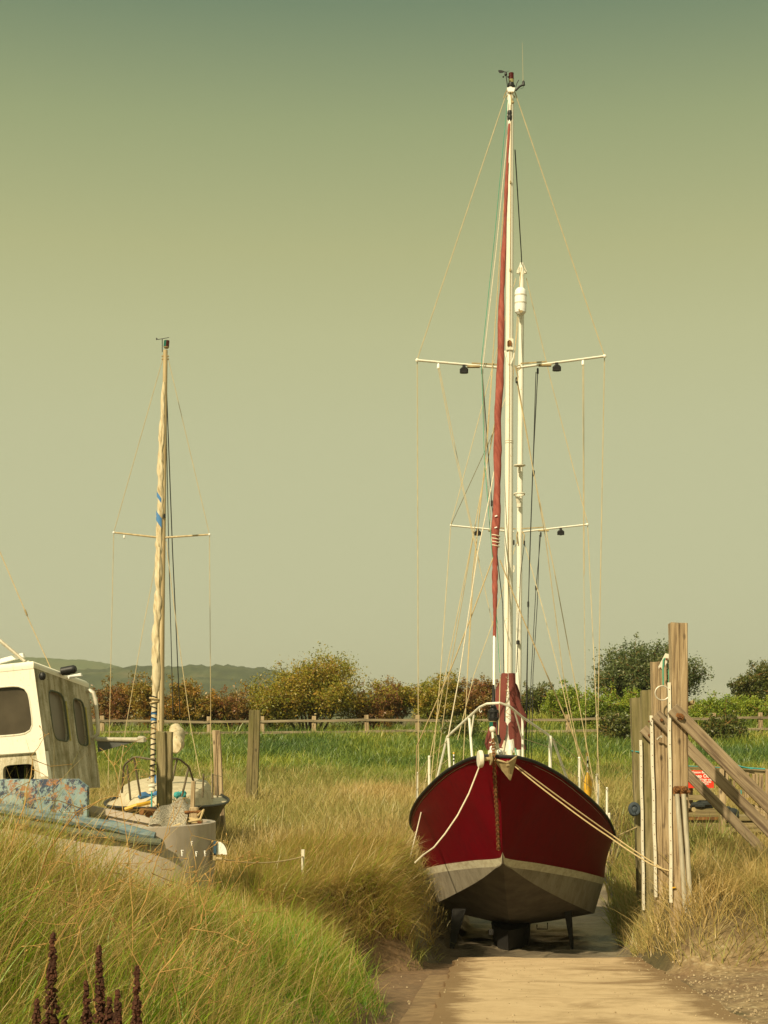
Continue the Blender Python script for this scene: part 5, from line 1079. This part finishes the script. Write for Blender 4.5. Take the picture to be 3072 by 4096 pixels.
# ------------------------------------------------------------------ bushes and trees
def bush(label, px, half, ytop, d, kind, n_leaf, leaf=.085, name='bush', cat='bush', group='bushes behind the fence', ybase=None, twig=True, dens=1.0, seed=1, lobes=9):
    rn = np.random.default_rng(seed); rd = random.Random(seed)
    x0 = (px-1536)/F*d; g = gz(x0, d); H_ = EYE+(HZ-ytop)/F*d-g; W_ = half/F*d
    t = thing(name, label, cat, (x0, d, g), group)
    mb = MB(); tw = MB(); tips = []
    nl = lobes
    for i in range(nl):
        a = rd.uniform(0, 6.283); e = rd.uniform(.0, 1)**.6; u = (i+.5)/nl
        ex = W_*.82*math.cos(a)*e if i > 1 else rd.uniform(-.2,.2)*W_; ey = W_*.7*math.sin(a)*e
        top = H_*(1-.42*(ex/W_)**2-.2*rd.random())*rd.uniform(.55, .93)
        p0 = Vector((x0+ex*.18, d+ey*.18, g-.1)); p3 = Vector((x0+ex, d+ey, g+top)); pm = p0.lerp(p3, .5)+Vector((rd.uniform(-.1,.1)*W_, rd.uniform(-.1,.1)*W_, .1*H_))
        mb.tube([p0, p0.lerp(pm, .5), pm, pm.lerp(p3, .6), p3], [.075, .06, .045, .03, .012], 6)
        for k in range(8):
            f = rd.uniform(.35, 1); b0 = pm.lerp(p3, f*2-1) if f > .5 else p0.lerp(pm, f*2)
            dv = Vector((rd.gauss(0,1)+ex/W_*.8, rd.gauss(0,1), rd.gauss(.5,.6))).normalized(); ln = rd.uniform(.25,.55)*min(W_, H_)
            b1 = b0+dv*ln; b1.z = max(b1.z, g+.15)
            tw.tube([b0, b0.lerp(b1, .5)+Vector((0,0,rd.uniform(-.05,.08))), b1], [.032, .022, .010], 4)
            tips.append((b0.lerp(b1, .55), ln*.34)); tips.append((b1, ln*.30))
            for q in range(3):
                e1 = b0.lerp(b1, rd.uniform(.4,1)); e2 = e1+Vector((rd.gauss(0,1), rd.gauss(0,1), rd.gauss(.35,.7))).normalized()*rd.uniform(.25,.75)
                tw.tube([e1, e2], [.016, .008], 3, caps=False); tips.append((e2, .17))
        tips.append((p3, .25*min(W_, H_)))
    mb.build('trunk', 'bark', t)
    if twig: tw.build('twigs', 'twig', t, smooth=0)
    C_ = np.array([tuple(p) for p, r in tips]); Rr = np.array([r for p, r in tips]); wgt = Rr**1.5; wgt /= wgt.sum()
    idx = rn.choice(len(C_), n_leaf, p=wgt); cen = C_[idx]+rn.normal(0, 1, (n_leaf, 3))*Rr[idx][:, None]*.52
    zz = g+.05; cen[:,2] = np.maximum(cen[:,2], zz+rn.random(n_leaf)*.3)
    ctint = rn.random(len(C_)); tint = np.clip(ctint[idx]*.55+rn.random(n_leaf)*.4+rn.normal(0, .06, n_leaf), 0, 1)
    u = rn.normal(0, 1, (n_leaf, 3)); u /= np.linalg.norm(u, axis=1)[:, None]; w = np.cross(u, rn.normal(0, 1, (n_leaf, 3))); w /= np.linalg.norm(w, axis=1)[:, None]
    s = leaf*(.55+.8*rn.random(n_leaf))[:, None]
    V = np.stack([cen-u*s, cen+w*s*.45, cen+u*s, cen-w*s*.45], 1).reshape(-1, 3)-np.array([x0, d, g])
    me = bpy.data.meshes.new('crown'); me.vertices.add(len(V)); me.vertices.foreach_set('co', V.astype(np.float32).ravel())
    me.loops.add(len(V)); me.loops.foreach_set('vertex_index', np.arange(len(V), dtype=np.int32)); me.polygons.add(n_leaf); me.polygons.foreach_set('loop_start', np.arange(0, len(V), 4, dtype=np.int32)); me.update(calc_edges=True)
    a_ = me.attributes.new('tint', 'FLOAT', 'POINT'); a_.data.foreach_set('value', np.repeat(tint, 4).astype(np.float32)); me.materials.append(M['leaf_'+kind])
    o = bpy.data.objects.new('crown', me); COL.objects.link(o); o.parent = t
    return t
bl = [
 ('dark red hawthorn bush beside the wheelhouse handrail', 455, 78, 2690, 74, 'red', 5200, 9),
 ('rusty orange bush left of the small boat mast', 600, 95, 2688, 73, 'orange', 6500, 9),
 ('orange and brown bush right of the small boat mast', 770, 105, 2705, 72.5, 'orange', 7000, 9),
 ('low brown bush trailing off below the hillside', 915, 95, 2762, 73, 'red', 4200, 7),
 ('largest golden green rounded bush behind the middle of the fence', 1240, 215, 2655, 74, 'gold', 17000, 16),
 ('low golden bush on the left skirt of the largest bush', 1065, 80, 2745, 73, 'gold', 4200, 7),
 ('dark red bush immediately right of the largest golden bush', 1530, 125, 2725, 74.5, 'red', 7500, 9),
 ('mixed red and green bush seen behind the red boat port rigging', 1760, 125, 2690, 74, 'gold', 8500, 10),
 ('reddish bush seen just left of the brick red sail cover', 1925, 95, 2700, 75, 'red', 6500, 9),
 ('dull brown bush low on the skyline right of the sail cover', 2150, 75, 2752, 78, 'bramble', 3600, 7),
 ('bright green leafy shrub among dry grass behind the starboard rigging', 2290, 90, 2738, 75, 'green', 5500, 8),
 ('low bright green bramble under the big dark tree', 2440, 120, 2772, 72.5, 'green', 6500, 9),
 ('low green bramble half hidden by the timber posts', 2610, 110, 2776, 72, 'green', 5200, 8),
 ('green bramble bank right of the tall timber post', 2830, 110, 2795, 73, 'green', 5200, 8),
 ('low green bramble at the right edge behind the fence', 3020, 100, 2800, 74, 'green', 4600, 8)]
for i, (lb, px, hf, yt, d, kd, nl_, lo_) in enumerate(bl): bush(lb, px, hf*1.25, yt+5, d, kd, int(nl_*2.6), .062, seed=11+i, lobes=lo_)
bush('dark bramble growing in front of the fence beside the far mossy post', 2470, 75, 2888, 65.5, 'bramble', 5200, .075, group='brambles in front of the fence', seed=41, lobes=8)
bush('dark low bramble in front of the fence right of the tall post', 2895, 95, 2898, 65.5, 'bramble', 5200, .075, group='brambles in front of the fence', seed=42, lobes=8)
bush('small bramble in front of the fence left of the sail cover', 1850, 80, 2905, 66, 'bramble', 3600, .075, group='brambles in front of the fence', seed=43, lobes=7)
bush('large dark willow tree rising behind the timber posts', 2600, 232, 2582, 79, 'willow', 44000, .075, 'tree', 'tree', 'trees on the right skyline', seed=51, lobes=26)
bush('dark green tree cut off by the right edge of the photo', 3050, 120, 2650, 82, 'bramble', 24000, .075, 'tree', 'tree', 'trees on the right skyline', seed=52, lobes=16)
# ------------------------------------------------------------------ hills
def hills(D0, D1, prof, seed, bumpy, m):
    pxs = np.linspace(-1500, 3600, 420); ds = np.linspace(D0, D1, 46); X, Dd = np.meshgrid(pxs, ds)
    top = (HZ-np.interp(X, [p[0] for p in prof], [p[1] for p in prof]))/F*(D0+(D1-D0)*.62)
    t = (Dd-D0)/(D1-D0); sh = np.clip(t/.62, 0, 1); sh = np.sin(sh*np.pi/2)**1.3*np.where(t > .62, 1-.25*(t-.62), 1)
    xw = (X-1536)/F*(D0+(D1-D0)*.62)
    z = EYE-4+(top+4)*sh+bumpy*(fbm(xw*.035, Dd*.03, seed)-.5)*sh*2+bumpy*.8*(fbm(xw*.16, Dd*.12, seed+4)-.5)*sh*2
    V = np.stack([xw, Dd, z], -1).reshape(-1, 3); idx = np.arange(X.size).reshape(X.shape)
    f = np.stack([idx[:-1,:-1], idx[:-1,1:], idx[1:,1:], idx[1:,:-1]], -1).reshape(-1, 4)
    me = bpy.data.meshes.new('hills'); me.from_pydata(V.tolist(), [], f.tolist()); me.polygons.foreach_set('use_smooth', [True]*len(f)); me.materials.append(m)
    o = bpy.data.objects.new('hills', me); COL.objects.link(o); tag(o, kind='structure')
mh1 = mat('wooded_hillside', [(.30,(.022,.034,.012)),(.46,(.035,.052,.016)),(.56,(.06,.075,.024)),(.68,(.105,.10,.042))], .022, 9, .95, bmp=1.0, dist=4.0)
mh2 = mat('grassy_hilltop', [(.3,(.045,.075,.02)),(.5,(.075,.105,.028)),(.7,(.115,.12,.045))], .012, 8, .95, bmp=.4, dist=2.0)
hills(1500, 2300, [(-1500,2640),(-400,2640),(0,2637),(130,2633),(330,2642),(430,2655),(560,2690),(760,2760),(1200,2830),(3600,2860)], 3, 2.5, mh2)
hills(900, 1500, [(-1500,2760),(150,2740),(330,2700),(450,2682),(560,2672),(700,2672),(900,2664),(960,2668),(1060,2682),(1160,2700),(1300,2735),(1500,2790),(1800,2835),(2200,2850),(3600,2855)], 9, 4.5, mh1)
# ------------------------------------------------------------------ foreground dock plants and dead stalks
def dock(label, px, ytop, d, seed, side):
    rd = random.Random(seed); top = P(px, ytop, d); g = gz(top.x, d); t = thing('dock_plant', label, 'plant', (top.x, d, g), 'dark dock plants in the near grass')
    mb = MB(); sd = MB()
    def spike(p0, p1, r0):
        mb.tube([p0, p0.lerp(p1, .5)+Vector((rd.uniform(-.01,.01),0,0)), p1], [.007,.005,.002], 6)
        L = (p1-p0).length; n = int(L*720)
        for i in range(n):
            u = rd.random()**.9; c = p0.lerp(p1, .14+u*.86); whorl = .80+.20*math.sin(u*L*90+seed); r = r0*min(1, (1-u)*2.4+.18)*whorl
            a = rd.uniform(0, 6.28); q = c+Vector((math.cos(a)*r*rd.random()**.3*rd.uniform(.8,1.35), math.sin(a)*r*rd.random()**.4, rd.uniform(-.004,.004)))
            s = rd.uniform(.004,.007); sd.box(q, (s*1.7, s*1.3, s*1.7), (Vector((math.cos(a),math.sin(a),.5)).normalized(), Vector((-math.sin(a),math.cos(a),0)), Vector((-.5*math.cos(a),-.5*math.sin(a),1)).normalized()))
    base = Vector((top.x+rd.uniform(-.03,.03), d, g)); spike(base, top, .026)
    for k in range(side):
        f = rd.uniform(.25, .55); b = base.lerp(top, f); s = rd.choice((-1,1)); ln = rd.uniform(.16,.34)
        spike(b, b+Vector((s*rd.uniform(.02,.07), rd.uniform(-.03,.03), ln)), .020)
    mb.build('stem', 'dock', t); sd.build('seed_head', 'dock', t, smooth=0)
dock('tallest dark brown dock seed head at the lower left corner', 212, 3735, 5.0, 1, 4)
dock('dark brown dock seed head second from the left with side spikes', 395, 3790, 5.0, 2, 5)
dock('dark brown dock seed head furthest right of the group', 548, 3870, 4.9, 3, 3)
dock('short dark dock seed head at the left of the group', 148, 4000, 4.8, 4, 1)
dock('short dark dock spike leaning between the two taller seed heads', 345, 3930, 5.1, 5, 1)
dock('short dark dock spike right of the second seed head', 470, 3965, 4.9, 6, 1)
def stalk(label, px0, d0, px1, y1, d1, seed, heads=3, r=.006):
    rd = random.Random(seed); x0 = (px0-1536)/F*d0; a = Vector((x0, d0, gz(x0, d0)-.03)); b = P(px1, y1, d1)
    t = thing('dead_stalk', label, 'plant', a, 'dead straw stalks over the near grass'); mb = MB()
    ctrl = a.lerp(b, .55)+Vector((rd.uniform(-.15,.15), rd.uniform(-.1,.1), .32*(b-a).length))
    L = [(1-u)**2*a+2*u*(1-u)*ctrl+u*u*b for u in [k/15 for k in range(16)]]
    L = [p+Vector((rd.gauss(0,.006), 0, rd.gauss(0,.006))) for p in L]
    mb.tube(L, [lerp(r, r*.35, i/15) for i in range(16)], 6)
    for k in range(heads*2):
        i = rd.randint(5, 15); p = L[i]; ln = rd.uniform(.10,.32); dv = Vector((rd.gauss(.2,.9), rd.gauss(0,.5), rd.gauss(.25,.6))).normalized()
        q = p+dv*ln; m_ = p.lerp(q, .5)+Vector((0,0,rd.uniform(-.03,.05))); mb.tube([p, m_, q], [r*.5, r*.4, r*.2], 5)
        for z in range(rd.randint(1, 4)):
            e = q+Vector((rd.gauss(0,1), rd.gauss(0,.6), rd.gauss(.4,.7))).normalized()*rd.uniform(.03,.08); mb.tube([q-(e-q)*.1, q.lerp(e,.75), q.lerp(e,.85), e], [r*.3, r*.25, rd.uniform(.003,.0055), .002], 5)
    mb.build('stem', 'straw', t)
sk = [(60,7.5,480,3180,7.2),(420,7.0,900,3450,7.6),(180,6.5,600,3380,7.0),(300,8.0,240,3110,8.0),(520,7.5,395,2990,8.2),(350,6.2,840,3640,6.8),(-80,6.2,330,3330,6.6),(700,8.5,1090,3640,9.0),(620,6.4,1010,3800,6.6),(40,5.6,420,3560,5.8),(480,8.8,700,3230,9.2),(250,9.0,560,3060,9.6),(820,7.0,560,3640,7.2),(560,6.0,300,3620,6.0),(900,9.5,760,3340,10),(0,8.5,130,3010,8.8)]
words = ['thick tan','thin bent','forked brown','tall pale','drooping','broken','arching','wiry']
places = ['crossing the blue bulwark','reaching across the grey hull','low over the near grass','standing under the wheelhouse','in front of the pale davit','sweeping right above the green grass','at the left edge of the grass','leaning toward the slipway','lowest in the middle of the grass','near the dock seed heads','before the mesh sheet','before the small boat cabin','leaning left over the grass','bent left above the dock plants','upright before the round grey bow','in front of the wheelhouse corner']
for i, s in enumerate(sk): stalk('%s dead straw stalk %s' % (words[i % 8], places[i]), *s, 100+i, heads=2+i % 3, r=.0034+.0018*(i % 5 == 0))
# ------------------------------------------------------------------ air
me = MB().box((0, 1650, 52), (8200, 7200, 108)).build('haze', M['white'], None, smooth=0); me['kind'] = 'stuff'
hm = bpy.data.materials.new('haze_air'); hm.use_nodes = True; nt = hm.node_tree; nt.nodes.clear()
out = nd(nt, 'ShaderNodeOutputMaterial'); pv = nd(nt, 'ShaderNodeVolumePrincipled'); pv.inputs['Color'].default_value = (.93,.93,.82,1); pv.inputs['Density'].default_value = .00024; pv.inputs['Anisotropy'].default_value = .2
nt.links.new(pv.outputs[0], out.inputs['Volume']); me.data.materials.clear(); me.data.materials.append(hm)
# ------------------------------------------------------------------ sky, sun, camera
SUN = Vector((-.56, -.83, 0)).normalized()*math.cos(R(39)); SUN.z = math.sin(R(39))
w = bpy.data.worlds.new('World'); sc.world = w; w.use_nodes = True; nt = w.node_tree
bg = nt.nodes['Background']; bg.inputs['Strength'].default_value = .1
sky = nd(nt, 'ShaderNodeTexSky', sky_type='NISHITA', sun_disc=False, sun_elevation=R(39), sun_rotation=math.atan2(SUN.x, SUN.y), air_density=1.2, dust_density=4.0, ozone_density=1.0)
tc = nd(nt, 'ShaderNodeTexCoord'); sx = nd(nt, 'ShaderNodeSeparateXYZ'); nt.links.new(tc.outputs['Generated'], sx.inputs[0])
rp = ramp(nt, [(0,(.495,.495,.308)),(.06,(.495,.495,.30)),(.2,(.475,.475,.268)),(.26,(.455,.455,.237)),(.313,(.405,.408,.193)),(.385,(.285,.325,.155)),(.45,(.15,.212,.122)),(.6,(.27,.31,.20)),(1,(.60,.61,.43))], sx.outputs['Z'])
ten = mix(nt, 1.0, rp.outputs[0], (10,10,10), 'MULTIPLY')
tint = mix(nt, 1.0, sky.outputs[0], (.8,.85,.5), 'MULTIPLY')
ten2 = mix(nt, 1.0, ten, (.93,.93,.95), 'MULTIPLY')
nt.links.new(mix(nt, .93, tint, ten2), bg.inputs['Color'])
sl = bpy.data.lights.new('sun', 'SUN'); sl.energy = 4.6; sl.angle = R(.9); sl.color = (1, .84, .55)
so = bpy.data.objects.new('sun', sl); COL.objects.link(so); so.rotation_euler = SUN.to_track_quat('Z', 'Y').to_euler(); so.location = (-20, -20, 30)
cd = bpy.data.cameras.new('camera'); cd.sensor_fit = 'VERTICAL'; cd.sensor_height = 36; cd.lens = F/4096*36; cd.shift_y = (HZ-2048)/4096; cd.clip_end = 9000; cd.clip_start = .05
co = bpy.data.objects.new('camera', cd); COL.objects.link(co); co.location = (0, 0, EYE); co.rotation_euler = (R(90), 0, 0); sc.camera = co
vs = sc.view_settings; vs.view_transform = 'Standard'; vs.look = 'None'; vs.gamma = 1; vs.exposure = .3
sc.render.engine = 'CYCLES'; sc.cycles.use_denoising = True; sc.cycles.max_bounces = 6; sc.cycles.transparent_max_bounces = 6; sc.cycles.volume_bounces = 0
